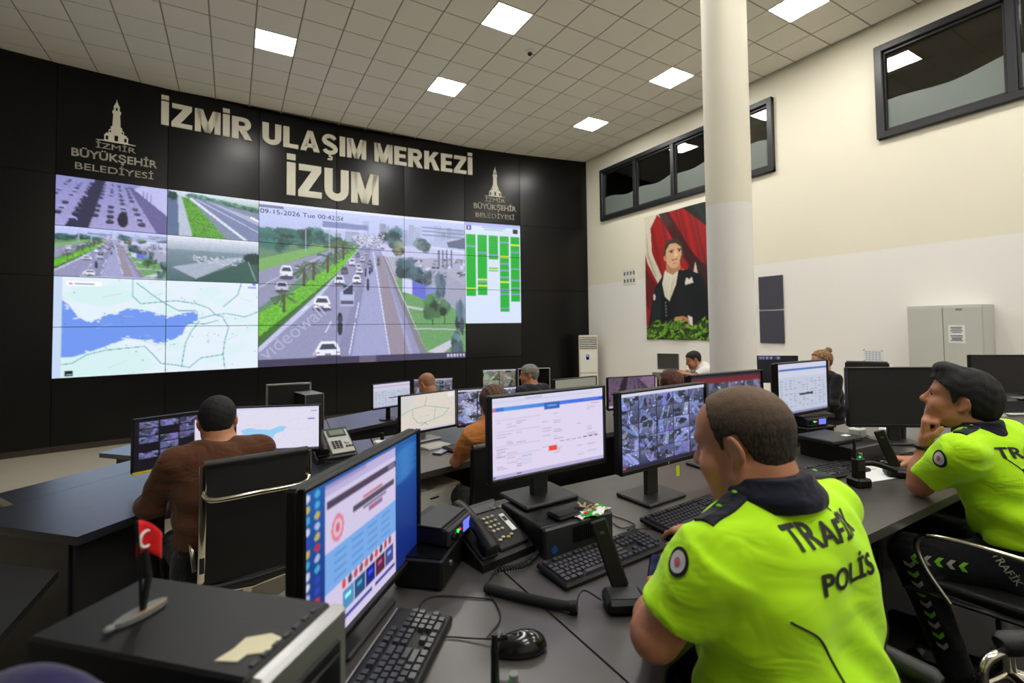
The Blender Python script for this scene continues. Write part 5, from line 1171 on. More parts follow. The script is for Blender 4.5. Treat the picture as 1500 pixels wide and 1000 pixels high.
def wrap_text(body, o, parent, name, material, c, right, up, fwd, w, h, bold=.02, off=.0025, step=.012):
    """lettering laid on a curved garment: cast along fwd from a flat layout"""
    V, Fc = text_fit(body, -w / 2, w / 2, -h / 2, h / 2, bold); bm = bmesh.new(); vs = [bm.verts.new((x, y, 0)) for x, y in V]
    for f in Fc:
        try: bm.faces.new([vs[i] for i in f])
        except ValueError: pass
    for ax, L in ((0, w), (1, h)):
        q = -L / 2 + step
        while q < L / 2:
            n = Vector((1, 0, 0)) if ax == 0 else Vector((0, 1, 0)); bmesh.ops.bisect_plane(bm, geom=bm.verts[:] + bm.edges[:] + bm.faces[:], plane_co=n * q, plane_no=n); q += step
    tree = bvh_of(o); c, right, up, fwd = (Vector(q) for q in (c, right, up, fwd)); bm.verts.index_update(); out = []
    for v in bm.verts:
        p = c + right * v.co.x + up * v.co.y; hit = tree.ray_cast(p - fwd * .5, fwd)
        out.append((hit[0] - fwd * off) if hit[0] is not None else p)
    fs = [tuple(v.index for v in f.verts) for f in bm.faces]; bm.free(); return new_obj(name, out, fs, material, parent)
def wrap_line(o, parent, name, material, pts, fwd, r=.003):
    tree = bvh_of(o); fwd = Vector(fwd); out = []
    for p in bez(pts, 10):
        hit = tree.ray_cast(Vector(p) - fwd * .5, fwd)
        if hit[0] is not None: out.append(hit[0] - fwd * .001)
    return MB().tube(out, r, 6).build(name, material, parent) if len(out) > 2 else None
def patch(o, parent, p, d, r, layers):
    """round cloth badge lying on the garment where a ray from p along d meets it"""
    tree = bvh_of(o); d = Vector(d).normalized(); hit = tree.ray_cast(Vector(p) - d * .4, d)
    if hit[0] is None: return
    c = hit[0]; n = -d; e = Vector((0, 0, 1)); e = (e - n * e.dot(n)).normalized(); g = n.cross(e); root = None
    for k, (nm, rr, m) in enumerate(layers):
        vs = [c + n * (.004 + .0015 * k)]; N = 24
        for ring in (.5, 1.0):
            for i in range(N):
                q = c + (e * math.cos(2 * math.pi * i / N) * 1.12 + g * math.sin(2 * math.pi * i / N)) * r * rr * ring; h2 = tree.ray_cast(q - d * .2, d)
                vs.append((h2[0] if h2[0] is not None and (h2[0] - q).length < .03 else q) + n * (.003 + .0015 * k))
        fs = [(0, 1 + i, 1 + (i + 1) % N) for i in range(N)] + [(1 + i, 1 + N + i, 1 + N + (i + 1) % N, 1 + (i + 1) % N) for i in range(N)]
        ob = new_obj(nm, vs, fs, m, root or parent)
        if root is None: root = ob
# ------------------------------------------------------------------ desks
D1, D2, D3 = .75, .57, .39
desk('control_desk', 'long dark desk where the two officers in lime shirts sit', [(.722, .70), (.86, .80), (1.15, .86), (4.9, .86), (4.9, 1.86), (.722, 1.86)], D1, 0, [((.9, 1.74), (4.8, 1.74), 'modesty_panel', .05), ((.80, .98), (.80, 1.7), 'end_panel', 0), ((2.30, .98), (2.30, 1.7), 'end_panel', 0), ((4.8, .95), (4.8, 1.7), 'end_panel', 0)])
desk('control_desk', 'angled dark desk wing under the nearest computer tower and blue-screen monitor', [(.716, 1.86), (.716, .69), (.52, .40), (-.30, .22), (-.66, .55), (-.45, .95), (.42, 1.86)], D1, 0, [((-.40, .90), (.42, 1.74), 'end_panel', 0), ((-.52, .52), (-.30, .32), 'end_panel', 0)])
u = Vector((.73, .68)).normalized(); n = Vector((-u.y, u.x)); A0 = Vector((-.60, 2.93))
def P2(a, b): q = A0 + u * a + n * b; return (q.x, q.y)
desk('control_desk', 'blue-lit dark desk end left of the man in brown', [P2(0, 0), P2(.50, 0), P2(1.0, .82), P2(-.02, .82)], D2, -.18, [(P2(.03, .07), P2(.45, .07), 'modesty_panel', .0), (P2(.03, .085), P2(.03, .75), 'end_panel', 0)], LAMB, .04)
desk('console_shelf', 'narrow dark ledge behind the desk end left of the man in brown', [P2(.20, .823), P2(1.0, .823), P2(1.0, 1.12), P2(.28, 1.14)], D2, -.18, [(P2(.225, .84), P2(.295, 1.11), 'end_panel', 0), (P2(.3, 1.05), P2(.95, 1.05), 'modesty_panel', 0)], LAMB, .04)
desk('side_table', 'low black table at the left edge below the blue-lit desk', [(-1.5, 1.9), (-.68, 2.25), (-.64, 2.84), (-1.3, 3.45), (-1.9, 3.0)], D2 - .10, -.18, [((-1.3, 2.4), (-.8, 2.6), 'support_panel', 0)], PANELM, .03)
desk('control_desk', 'dark desk carrying the telephone and map monitor of the man in brown', [(-.232, 3.275), (.86, 3.205), (1.0, 4.15), (.145, 4.165)], D2, -.18, [((-.1, 3.95), (.9, 3.95), 'modesty_panel', 0), ((.80, 3.3), (.88, 4.0), 'end_panel', 0)], LAMB, .035)
desk('control_desk', 'dark desk of the woman in orange with street-map monitor', [(.87, 2.955), (2.2, 3.25), (2.0, 4.3), (1.01, 4.15)], D2, -.18, [((1.03, 4.0), (2.0, 4.12), 'modesty_panel', 0), ((2.10, 3.32), (1.95, 4.1), 'end_panel', 0)], LAMIN, .04)
desk('control_desk', 'dark desk left of the column in the second row', [(2.25, 3.25), (3.85, 3.16), (3.95, 4.1), (2.05, 4.35)], D2, -.18, [((2.2, 4.2), (3.85, 3.98), 'modesty_panel', 0), ((3.78, 3.25), (3.85, 3.95), 'end_panel', 0)], LAMIN, .04)
desk('control_desk', 'short blue-lit desk end in the front row at the left', [(-1.04, 5.77), (-.75, 5.46), (.90, 5.42), (.98, 6.30), (-.85, 6.05)], D3, -.36, [((-.85, 5.9), (.9, 6.1), 'modesty_panel', 0), ((-.9, 5.72), (-.72, 5.54), 'end_panel', 0)], LAMB, .04)
desk('control_desk', 'front-row dark desk of the man in grey-green with violet sheen', [(.92, 5.43), (2.75, 6.2), (2.4, 7.0), (1.0, 6.33)], D3, -.36, [((.96, 5.52), (2.70, 6.26), 'modesty_panel', 0), ((1.05, 6.25), (2.35, 6.9), 'modesty_panel', 0)], LAMB, .04)
desk('control_desk', 'front-row dark desk of the grey-haired man', [(2.62, 5.35), (4.4, 5.0), (4.6, 5.85), (2.8, 6.2)], D3, -.36, [((2.75, 6.1), (4.5, 5.75), 'modesty_panel', 0), ((4.38, 5.1), (4.5, 5.7), 'end_panel', 0)], LAMB, .04)
desk('side_counter', 'narrow counter of the man in the white shirt by the right wall', [(4.95, 4.62), (5.35, 4.30), (5.85, 4.85), (5.45, 5.25)], .78, -.18, [((5.0, 4.7), (5.45, 5.15), 'support_panel', 0)], LAMIN)
desk('side_counter', 'desk of the woman with a hair bun behind the column', [(4.75, 3.1), (5.25, 2.6), (5.75, 3.2), (5.2, 3.75)], .57, -.18, [((4.85, 3.15), (5.2, 3.6), 'support_panel', 0)], LAMIN)

# ------------------------------------------------------------------ monitors
IM_FORM = paint_form(200, 116); IM_MOS = paint_mosaic(220, 130, 5, 5, 0, (.92, .96, 1.28)); IM_DESK = paint_desktop(180, 120); IM_LIST = paint_list(130, 76)
monitor('near tilted monitor with blue desktop and open web page, beside the silver-fronted tower', (.306, 1.24, 1.00), 48, IM_DESK, D1, .57, .375, neck='flat', gain=1, bez_w=.009, chin=.016)
m_b = monitor('monitor with pale form page and red box standing on the black desktop computer', (1.012, 1.475, 1.11), 1.6, IM_FORM, .8465, .52, .302, neck='flat', logo_dot=False)
monitor('monitor with dense grid of camera pictures in front of the nearest officer', (1.583, 1.452, 1.071), 3.8, IM_MOS, D1, .56, .325, logo_dot=True)
monitor('monitor with dark red title bar partly hidden by the nearest officer', (2.2, 1.60, 1.085), -2, None, D1, .56, .325)
im = paint_mosaic(110, 64, 4, 3, 500, (.8, .82, 1.0)); im.rect(0, 0, 1, .14, (.42, .08, .14)); im.rect(0, 0, 1, .05, (.12, .09, .18))
scr = [o for o in bpy.data.objects if o.name.startswith('computer_monitor') and 'dark red' in o['label']][0]
for ch in list(scr.children):
    if ch.name.startswith('screen'): bpy.data.objects.remove(ch)
s = grid_print('screen', im, .544, .299, SCREEN, scr); s.location = (0, -.117, .335 + .005)
monitor('monitor with pale list page and blue bar in front of the column', (3.031, 1.675, 1.098), 0, IM_LIST, D1, .56, .325)
monitor('large switched-off black monitor in front of the seated second officer', (3.482, 1.341, 1.042), -36, None, D1, .62, .36, screen_mat=mat('matt_off_screen', (.055, .055, .06), .55))
monitor('monitor with dark camera tiles and white window in front of the man in brown', (-.243, 3.721, .815), 22.4, paint_cams(150, 90), D2, .56, .325)
gm_ = [o for o in bpy.data.objects if o.name.startswith('computer_monitor') and 'dark camera tiles' in o['label']][0]
part('yellow_strip', mat('yellow_film', (.85, .75, .12), .4), gm_, (0, -.128, .245 - .162 + .008), (.56, .004, .014))
monitor('monitor with pale blue bay map right of the man in brown', (.269, 3.642, .825), -22, paint_bay(150, 90), D2, .54, .315)
monitor('monitor with beige street map and green ring road', (1.39, 3.791, .808), 13, paint_streets(150, 90), D2, .54, .315, neck='silver')
monitor('monitor with blue-white camera pictures in front of the woman in orange', (1.882, 3.699, .818), -9, paint_mosaic(120, 70, 3, 4, 620, (1.1, 1.12, 1.3)), D2, .54, .315)
monitor('front-row monitor with lilac form page left of the man in grey-green', (1.66, 5.80, .69), 16, paint_list(90, 54, (.82, .66, .78)), D3, .52, .30, neck='round')
monitor('front-row monitor with camera picture behind the man in grey-green', (2.30, 6.10, .67), -14, paint_mosaic(90, 54, 3, 3, 700, (1.0, 1.0, 1.05)), D3, .52, .30)
monitor('front-row monitor with green-brown camera picture left of the grey-haired man', (3.06, 5.66, .78), -18, paint_mosaic(90, 54, 2, 2, 740, (1.0, 1.02, .85)), D3, .46, .30)
monitor('front-row dark monitor in a white frame behind the grey-haired man', (3.50, 5.50, .78), -20, None, D3, .44, .30, frame=LGREYP)
monitor('front-row dark monitor in a silver frame left of the small upright tower', (.55, 5.98, .72), -8, None, D3, .46, .34, frame=SILVER, screen_mat=mat('off_back', (.05, .05, .05), .6), bez_w=.02, chin=.02)
monitor('second-row monitor with plain grey-beige screen above the form page monitor', (2.86, 3.74, .83), 4, Img(24, 14, (.52, .52, .46)), D2, .54, .33)
monitor('second-row monitor with violet camera picture left of the auburn-haired person', (3.45, 3.60, .82), -10, paint_road(120, 70, False).sub(0, 0, 1, 1, 120, 70), D2, .56, .325)
pm = [o for o in bpy.data.objects if o.name.startswith('computer_monitor') and 'violet camera' in o['label']][0]
for ch in list(pm.children):
    if ch.name.startswith('screen'): bpy.data.objects.remove(ch)
im = paint_jam(120, 70); im.a = im.a.mean(2, keepdims=True) * .5 + im.a * .5; im.mul((.62, .50, .56)); im.rect(0, .93, 1, .97, (.8, .76, .9)); s = grid_print('screen', im, .544, .299, SCREEN, pm); s.location = (0, -.117, .255)
monitor('small grey monitor in front of the man in the white shirt', (5.36, 4.86, .965), -64, None, .78, .30, .23, frame=GREYP, screen_mat=mat('grey_reflecting_screen', (.30, .31, .28), .35))
monitor('dark monitor in front of the woman with a hair bun', (5.20, 3.16, .985), -40, paint_cams(60, 36).sub(0, .75, 1, 1, 60, 36), .57, .44, .30)
monitor('dark monitor above the printer at the right edge', (4.98, 1.24, 1.09), -42, None, .75, .50, .30, screen_mat=mat('dim_screen', (.12, .11, .11), .3))

# ------------------------------------------------------------------ keyboards, mice, computers
keyboard('nearest black keyboard with silver back edge beside the blue-desktop monitor', (.293, 1.048, D1), 50.5)
kb0 = [o for o in bpy.data.objects if o.name == 'keyboard'][0]; part('silver_edge', SILVER, kb0, (0, .072, .026), (.42, .004, .004), .001)
keyboard('black keyboard between the black desktop computer and the phone stand', (1.028, 1.212, D1), 3.5)
keyboard('black keyboard under the camera-grid monitor', (1.545, 1.30, D1), 4)
keyboard('black keyboard beside the flat black computer and the upright radio', (2.55, 1.30, D1), -6, keym=mat('shiny_key', (.22, .22, .23), .25))
keyboard('black keyboard under the forearm of the second officer', (3.20, 1.16, D1), -8, singles=False)
keyboard('black keyboard of the woman in orange', (1.60, 3.45, D2), 12, singles=False)
keyboard('small black keyboard under the hands of the man in the white shirt', (5.42, 4.68, .78), 55, singles=False, w=.40)
mouse('black mouse on the open desk near the bottom edge', (.575, .985, D1), 68).scale = (1.15, 1.15, 1.1)
mouse('black mouse under the right hand of the nearest officer', (1.325, 1.165, D1), 5); mouse('black mouse left of the upright radio', (2.40, 1.26, D1), 10); mouse('black mouse under the hand of the second officer', (2.915, 1.20, D1), 20)
pt = pc_box('near black computer tower with silver front edge at the lower left', (-.043, .797, D1), 45.5, .157, .365, .36, 'silver')
lb = MB(); lb.prism([(-.035, -.055), (.005, -.055), (.01, -.03), (.04, -.02), (.045, .035), (.02, .05), (-.02, .03), (-.022, -.01)], 0, .0008); lbo = lb.build('torn_label', mat('yellowed_paper', (.80, .78, .66), .7), pt); lbo.location = (-.03, -.118, .3605); lbo.scale = (.7, .5, 1); lbo.rotation_euler = (0, 0, R(-80))
vents = MB()
for k in range(7): vents.box((-.055 + k * .018, -.148, .361), (.010, .006, .002))
vents.build('top_ridge', DARKP, pt)
MB().box((0, -.184, .20), (.12, .004, .25), .002).build('front_inset', BLACKP, pt); part('drive_cover', BLACKG, pt, (0, -.187, .29), (.11, .004, .04), .002)
pb = pc_box('flat black desktop computer carrying the form-page monitor', (1.008, 1.455, D1), 1, .29, .29, .095)
for k in range(12): part('vent_slot', BLACKG, pb, (-.03 + k * .009, -.1465, .055), (.004, .003, .05))
MB().cyl((-.11, -.147, .025), (-.11, -.145, .025), .012, n=16).build('maker_badge', mat('blue_badge', (.15, .3, .6), .3), pb); part('port', SILVER, pb, (.12, -.1465, .03), (.008, .003, .015))
pc2 = pc_box('flat black desktop computer beside the pale list monitor', (2.93, 1.42, D1), -4, .30, .30, .095); part('case_edge', GREYP, pc2, (0, -.148, .092), (.30, .004, .004))
lp = thing('closed_notebook_computer', 'closed thin dark laptop lying on the flat black computer', 'laptop', (2.88, 1.46, .8455), R(-4)); part('case', DARKP, lp, (0, 0, .012), (.27, .21, .022), .005); part('sticker', PAPER, lp, (.07, -.05, .0238), (.05, .03, .001))
pt2 = pc_box('small upright black tower with silver edges in the front row', (.72, 5.72, D3), 12, .19, .36, .41)
for sx in (-1, 1): part('edge_trim', SILVER, pt2, (sx * .094, -.176, .205), (.008, .02, .41), .002)
part('top_cover', SILVER, pt2, (0, .0, .4115), (.19, .34, .003))
# ------------------------------------------------------------------ telephones, radios, microphones
phone('near black desk telephone with pale keys beside the black computer', (.745, 1.47, D1), 10, tilt=22, sc=1.08)
phone('office telephone with silver display surround on the desk of the man in brown', (.625, 3.72, D2), 6, tilt=26, face=LGREYP, screen='lcd', sc=1.42)
def radio_unit(label, loc, yaw, w=.17):
    t = thing('radio_base_unit', label, 'radio', loc, R(yaw), 'radio base units'); part('case', BLACKP, t, (0, .01, .026), (w, .15, .052), .006); part('front', DARKP, t, (0, -.07, .026), (w, .015, .05), .004)
    part('display', LCD, t, (.035, -.0785, .028), (.055, .003, .032)); MB().cyl((-.03, -.08, .03), (-.03, -.075, .03), .005, n=10).build('status_light', GREEN_LED, t); MB().cyl((-.015, -.08, .03), (-.015, -.075, .03), .004, n=10).build('alarm_light', RED_LED, t)
    MB().cyl((-.06, -.09, .026), (-.06, -.076, .026), .012, n=16).build('knob', BLACKG, t); part('bracket', DARKP, t, (0, -.0, .055), (w + .006, .10, .005), .001); return t
bx_ = thing('power_supply_box', 'black box under the lit radio beside the blue-desktop monitor', 'box', (.56, 1.47, D1), R(48)); part('case', BLACKP, bx_, (0, 0, .045), (.30, .15, .088), .008); part('lid', BLACKG, bx_, (0, 0, .0895), (.29, .14, .003)); MB().cyl((-.08, -.08, .05), (-.08, -.074, .05), .008, n=12).build('switch', SILVER, bx_)
radio_unit('lit radio unit with green light beside the blue-desktop monitor', (.575, 1.475, .842), 40)
radio_unit('lit radio unit with green light below the pale list monitor', (3.10, 1.70, D1 + .115), -12)
st_ = thing('equipment_stand', 'black stand under the radio unit below the pale list monitor', 'stand', (3.10, 1.70, D1), R(-12)); part('shelf', BLACKP, st_, (0, 0, .108), (.24, .2, .012), .002)
for sx in (-1, 1): part('foot', BLACKP, st_, (sx * .11, 0, .051), (.012, .18, .10), .002)
def desk_mic(label, loc, yaw, tilt=-12):
    t = thing('desk_microphone', label, 'microphone', loc, R(yaw), 'desk microphones'); part('base', BLACKP, t, (0, 0, .019), (.105, .085, .038), .010); part('base_top', DARKP, t, (0, 0, .0385), (.08, .06, .002))
    Rm = Euler((R(tilt), R(-17), 0)).to_matrix(); part('stem', BLACKP, t, Vector((0, .03, .035)) + Rm @ Vector((0, 0, .09)), (.048, .012, .18), .005, rot=Rm); part('indicator', mat('dim_green', (.25, .4, .1), .4), t, Vector((0, .03, .035)) + Rm @ Vector((0, -.0065, .145)), (.012, .002, .006)); return t
desk_mic('black desk phone stand with tilted stem in front of the nearest officer', (.90, .985, D1), -28, tilt=-16)
desk_mic('black desk phone stand with tilted stem in front of the second officer', (2.78, 1.10, D1), -52, tilt=-14)
def handheld(label, loc, yaw, h=.13):
    t = thing('handheld_radio', label, 'radio', loc, R(yaw), 'handheld radios'); part('charger_cup', BLACKP, t, (0, 0, .02), (.075, .075, .04), .008); part('body', BLACKP, t, (0, 0, .03 + h / 2), (.055, .035, h), .008)
    MB().cyl((-.018, 0, .03 + h), (-.018, 0, .03 + h + .085), .008, .0055, 10).build('antenna', BLACKP, t); MB().cyl((.014, 0, .03 + h), (.014, 0, .03 + h + .018), .008, n=12).build('knob', GREYP, t); part('speaker_grille', DARKP, t, (0, -.0185, .03 + h * .62), (.04, .002, .04), .001); MB().ell((.0, -.01, .034 + h), (.004, .004, .003), 8, 6).build('status_light', GREEN_LED, t); return t
handheld('black handheld radio with green light at the bottom edge of the desk', (.405, .74, D1), -30, .11)
hr = handheld('upright black handheld radio with side microphone near the second officer', (2.47, 1.13, D1), -20, .10)
MB().tube(bez([(.03, 0, .10), (.07, -.01, .10), (.12, -.02, .085), (.17, -.03, .065)], 6), .012, 8).build('side_microphone', BLACKP, hr)
t = thing('gooseneck_microphone', 'thick black sleeve of a microphone lying across the desk', 'microphone', (.695, 1.13, D1)); MB().tube(bez([(-.075, .115, .014), (-.02, .03, .014), (.04, -.05, .014), (.075, -.095, .016)], 8), .0125, 10).build('sleeve', mat('black_foam', (.07, .07, .07), .9, bump=.4, scale=400), t); MB().cyl((.068, -.09, .016), (.082, -.103, .018), .016, n=14).build('end_cap', BLACKP, t)
# ------------------------------------------------------------------ small things
t = thing('smartphone', 'dark smartphone lying by the arm of the nearest officer', 'phone', (1.135, 1.075, D1), R(-50)); part('case', BLACKG, t, (0, 0, .005), (.072, .15, .009), .004); part('glass', mat('dark_blue_glass', (.07, .08, .2), .08), t, (0, 0, .0098), (.064, .138, .001))
t = thing('smartphone', 'smartphone in dark case on the desk of the woman in orange', 'phone', (1.34, 3.40, D2), R(-50)); part('case', DARKP, t, (0, 0, .006), (.075, .15, .011), .004); part('glass', mat('pale_glass', (.5, .5, .6), .1), t, (0, 0, .0118), (.062, .135, .001))
t = thing('key_bunch', 'bunch of metal keys with black fob on the black desktop computer', 'keys', (1.075, 1.375, .8455), R(20)); MB().tube([(.012 * math.cos(k * .42), .012 * math.sin(k * .42), .004) for k in range(15)], .0012, 5, closed=True).build('ring', CHROME, t); part('fob', BLACKG, t, (-.045, .01, .007), (.06, .03, .013), .005)
for k in range(4):
    a = R(-30 + 28 * k); kb_ = MB(); kb_.M = Matrix.Rotation(a, 4, 'Z'); kb_.box((.035, 0, .003 + .002 * k), (.04, .007, .002)); kb_.cyl((.014, 0, .002 + .002 * k), (.014, 0, .004 + .002 * k), .01, n=12); kb_.build('key', mat('brass_key', (.75, .68, .5), .3, metal=.9), t)
t = thing('small_tray', 'small black tray at the foot of the form-page monitor', 'tray', (.985, 1.37, .8455), R(4)); part('dish', BLACKG, t, (0, 0, .008), (.10, .075, .014), .005); part('rim', DARKP, t, (0, 0, .0165), (.085, .06, .002))
CLOTH = mat_two('green_white_print', (.16, .62, .12), (.92, .90, .90), 34, lo=.47, hi=.53, bump=.1); vs = []; fs = []
for i in range(15):
    for j in range(5): s = i / 14; vs.append((-.075 + .15 * s, -.028 + .056 * j / 4 + .012 * math.sin(s * 9), .004 + .006 * math.sin(s * 14 + j) ** 2))
for i in range(14):
    for j in range(4): a = i * 5 + j; fs.append((a, a + 5, a + 6, a + 1))
t = thing('folded_wrapper', 'crumpled green and white wrapper on the edge of the black computer', 'wrapper', (1.08, 1.335, .8455), R(8)); w_ = new_obj('sheet', vs, fs, CLOTH, t, smooth=True); md = w_.modifiers.new('thick', 'SOLIDIFY'); md.thickness = .002
RD = mat('red_print', (.8, .2, .22), .6); MB().ell((-.03, .0, .011), (.012, .008, .002), 8, 5).ell((.02, .01, .012), (.01, .008, .002), 8, 5).build('red_spot', RD, t)
t = thing('power_adapter', 'white plug adapter with black plug beside the office telephone', 'adapter', (.985, 3.78, D2), R(10)); part('block', WHITEP, t, (0, 0, .035), (.10, .05, .06), .012); part('foot', WHITEP, t, (-.02, -.03, .008), (.05, .05, .015), .006); MB().cyl((.02, 0, .065), (.02, 0, .115), .016, .012, 12).build('plug', BLACKP, t)
t = thing('notepad', 'small white notepad under the street-map monitor', 'notepad', (1.36, 3.60, D2), R(15)); part('pages', PAPER, t, (0, 0, .007), (.21, .15, .012), .002); part('cover', LGREYP, t, (0, 0, .0138), (.21, .15, .0012))
t = thing('paper_sheet', 'white sheet of paper on the desk before the second officer', 'paper', (2.73, 1.20, D1), R(-12)); part('sheet', PAPER, t, (0, 0, .0012), (.30, .21, .001)); part('pen_line', INK, t, (.02, .03, .0019), (.14, .003, .0004))
t = thing('paper_sheet', 'small white note beside the shoulder of the nearest officer', 'paper', (2.10, 1.05, D1), R(20)); part('sheet', PAPER, t, (0, 0, .0012), (.15, .10, .001)); part('pen_line', INK, t, (0, .02, .0019), (.08, .002, .0004))
t = thing('ballpoint_pen', 'blue pen beside the keyboard of the second officer', 'pen', (3.02, 1.32, D1 + .012), R(10)); MB().cyl((-.07, 0, 0), (.05, 0, 0), .005, .005, 10).build('barrel', mat('blue_pen', (.1, .15, .6), .3), t); MB().cyl((.05, 0, 0), (.07, 0, 0), .005, .0015, 10).build('tip', SILVER, t)
for k, (x, y, wd, dp, h, mt_, nm, lab, cat) in enumerate([(3.50, 1.60, .09, .07, .06, WHITEP, 'adapter_block', 'white adapter block behind the hand of the second officer', 'adapter'), (3.30, 1.55, .12, .05, .045, LGREYP, 'terminal_box', 'light grey terminal box under the black monitor', 'box'), (3.72, 1.52, .11, .09, .05, PAPER, 'note_block', 'white note block right of the black monitor foot', 'notepad'), (2.98, 1.12, .05, .03, .02, DARKP, 'key_fob', 'dark key fob by the paper sheet', 'fob')]):
    t = thing(nm, lab, cat, (x, y, D1), R(10 * k)); part('body', mt_, t, (0, 0, h / 2), (wd, dp, h), .006); part('top_face', DARKP if mt_ is not DARKP else GREYP, t, (wd * .2, 0, h + .0008), (wd * .3, dp * .5, .0012))
t = thing('mug', 'dark mug behind the chin of the second officer', 'mug', (3.62, 1.42, D1)); MB().cyl((0, 0, 0), (0, 0, .09), .036, .04, 20).build('cup', DARKP, t); MB().tube(bez([(.036, 0, .075), (.062, 0, .065), (.06, 0, .03), (.036, 0, .02)], 5), .005, 6).build('handle', DARKP, t)
pr = thing('printer', 'grey and white printer at the right edge behind the second officer', 'printer', (4.62, 1.20, D1), R(-30)); part('lower_body', LGREYP, pr, (0, .02, .06), (.40, .34, .12), .012); part('upper_body', DARKP, pr, (0, .03, .17), (.40, .32, .10), .015); part('tray_sheet', PAPER, pr, (0, -.11, .1235), (.22, .12, .004), .001); part('panel', GREYP, pr, (.08, -.1, .222), (.18, .08, .006), .002)
# small flag on its stand
fs_ = thing('desk_flag', 'small red flag with white crescent on a dark stand on the near tower', 'flag', (-.105, .845, D1 + .3615), R(40)); fs_.scale = (.62, .62, .78)
vs = [(.055 * math.cos(k / 24 * 2 * math.pi), .02 * math.sin(k / 24 * 2 * math.pi), z) for z in (0, .008) for k in range(24)]; new_obj('stand_base', vs, [tuple(range(24))[::-1], tuple(range(24, 48))] + [(k, (k + 1) % 24, 24 + (k + 1) % 24, 24 + k) for k in range(24)], GREYP, fs_)
MB().tube([(0, 0, .008), (-.004, 0, .08), (-.012, 0, .165)], .0035, 8).build('staff', BLACKP, fs_); MB().tube([(.004, 0, .008), (.014, 0, .06), (.008, .0, .11)], [.012, .014, .008], 8, flat=.5).build('stand_wing', BLACKP, fs_); part('gold_edge', mat('gold_trim', (.75, .65, .4), .35, metal=.7), fs_, (.01, -.012, .0085), (.07, .004, .002)); MB().ell((-.066, -.004, .006), (.012, .010, .006), 10, 6).build('foot_weight', GREYP, fs_)
vs = []; fs = []; N = 10
for i in range(N + 1):
    for jz in range(7): s = i / N; vs.append((-.012 + .05 * s, .006 * math.sin(s * 5), .165 - .035 * s * s - .062 * jz / 6 * (1 - .25 * s)))
for i in range(N):
    for jz in range(6): a = i * 7 + jz; fs.append((a, a + 7, a + 8, a + 1))
fl = new_obj('cloth', vs, fs, mat_cloth('red_flag_cloth', (.80, .07, .09), .7, .1), fs_, smooth=True); md = fl.modifiers.new('thick', 'SOLIDIFY'); md.thickness = .0012
cr = []
for k in range(15): a = R(40 + 280 * k / 14); cr.append((.010 + .014 * math.cos(a), -.003 + .006 * math.sin((.022 / .05) * 5), .128 + .014 * math.sin(a)))
MB().tube(cr, [.0012 + .0022 * math.sin(math.pi * k / 14) for k in range(15)], 6).build('crescent', PAPER, fs_)
# bag at the lower left
bg = thing('backpack', 'blurred purple-blue bag at the lower left corner', 'bag', (-.15, .59, D1), R(-44)); volume('pouch', [el((0, 0, .22), (.15, .08, .235), None, .03), el((.05, 0, .2), (.10, .085, .20), None, .04), el((0, .0, .05), (.14, .09, .05), None, .05)], .01, mat_cloth('violet_fabric', (.13, .11, .27)), bg); MB().tube(bez([(-.13, 0, .24), (-.165, 0, .20), (-.165, 0, .12), (-.13, 0, .08)], 5), .008, 8).build('loop', mat_cloth('violet_fabric', (.13, .11, .27)), bg); volume('front_pocket', [el((.02, -.06, .16), (.10, .05, .14), None, .03)], .01, mat_cloth('grey_lilac_fabric', (.45, .43, .52)), bg)
# under the desks in the second row
pd = thing('drawer_pedestal', 'white drawer pedestal with key under the desk of the woman in orange', 'drawers', (1.16, 3.33, -.18), R(14)); part('body', WHITEP, pd, (0, 0, .30), (.34, .46, .60), .004)
for k in range(3):
    dr = part('drawer', WHITEP, pd, (0, -.238, .11 + k * .19), (.33, .016, .18), .003); part('pull', DARKP, dr, (-.06, -.248, .17 + k * .19), (.07, .006, .01), .002)
MB().cyl((.10, -.25, .53), (.10, -.245, .53), .012, n=12).build('lock', SILVER, pd); part('key', INKB, pd, (.10, -.262, .50), (.02, .006, .07), .002)
pl = thing('wooden_pallet', 'stack of brown wooden slats on the floor under the second-row desk', 'slats', (1.70, 3.30, -.18), R(10))
for k in range(4): part('slat', WOOD, pl, (0, -.15 + k * .1, .05), (.6, .07, .025), .003)
for sx in (-.25, .25): part('bearer', WOOD, pl, (sx, 0, .018), (.05, .42, .035), .003)
cl_ = thing('cable_heap', 'heap of dark cables and adapters on the brown slats', 'cables', (1.55, 3.38, -.115)); q = []
for k in range(90): a = k * .55; q.append((.10 * math.cos(a) * (1 - k / 260), .08 * math.sin(a * 1.07), .012 + .0022 * k + .012 * math.sin(a * 2.3)))
MB().tube(q, .006, 6).build('coil', CABLE, cl_); part('adapter', DARKP, cl_, (.06, -.05, .04), (.12, .06, .04), .008); part('plug', LGREYP, cl_, (-.10, -.08, .03), (.06, .05, .05), .006)
# cables on the near desk
cable('mouse_cable', [(.545, 1.03, D1 + .012), (.47, 1.10, D1 + .004), (.40, 1.16, D1 + .01), (.47, 1.30, D1 + .004), (.62, 1.20, D1 + .004)], .0022, label='thin black mouse lead curving over the near desk')
cable('telephone_cable', [(.70, 1.33, D1 + .006), (.655, 1.29, D1 + .004), (.63, 1.25, D1 + .006), (.60, 1.12, D1 + .004), (.53, 1.06, D1 + .004)], .0022, label='thin lead from the near telephone to the microphone sleeve')
cable('microphone_cable', [(.775, 1.028, D1 + .016), (.80, 1.05, D1 + .03), (.83, 1.06, D1 + .03), (.86, 1.03, D1 + .01)], .0025, label='short lead from the microphone sleeve to the phone stand')
cable('keyboard_cable', [(1.16, 1.58, D1 + .004), (1.27, 1.50, D1 + .004), (1.30, 1.36, D1 + .004), (1.24, 1.33, D1 + .006), (1.36, 1.28, D1 + .006), (1.34, 1.22, D1 + .01)], .0022, label='black lead looping between the black computer and the camera-grid monitor')
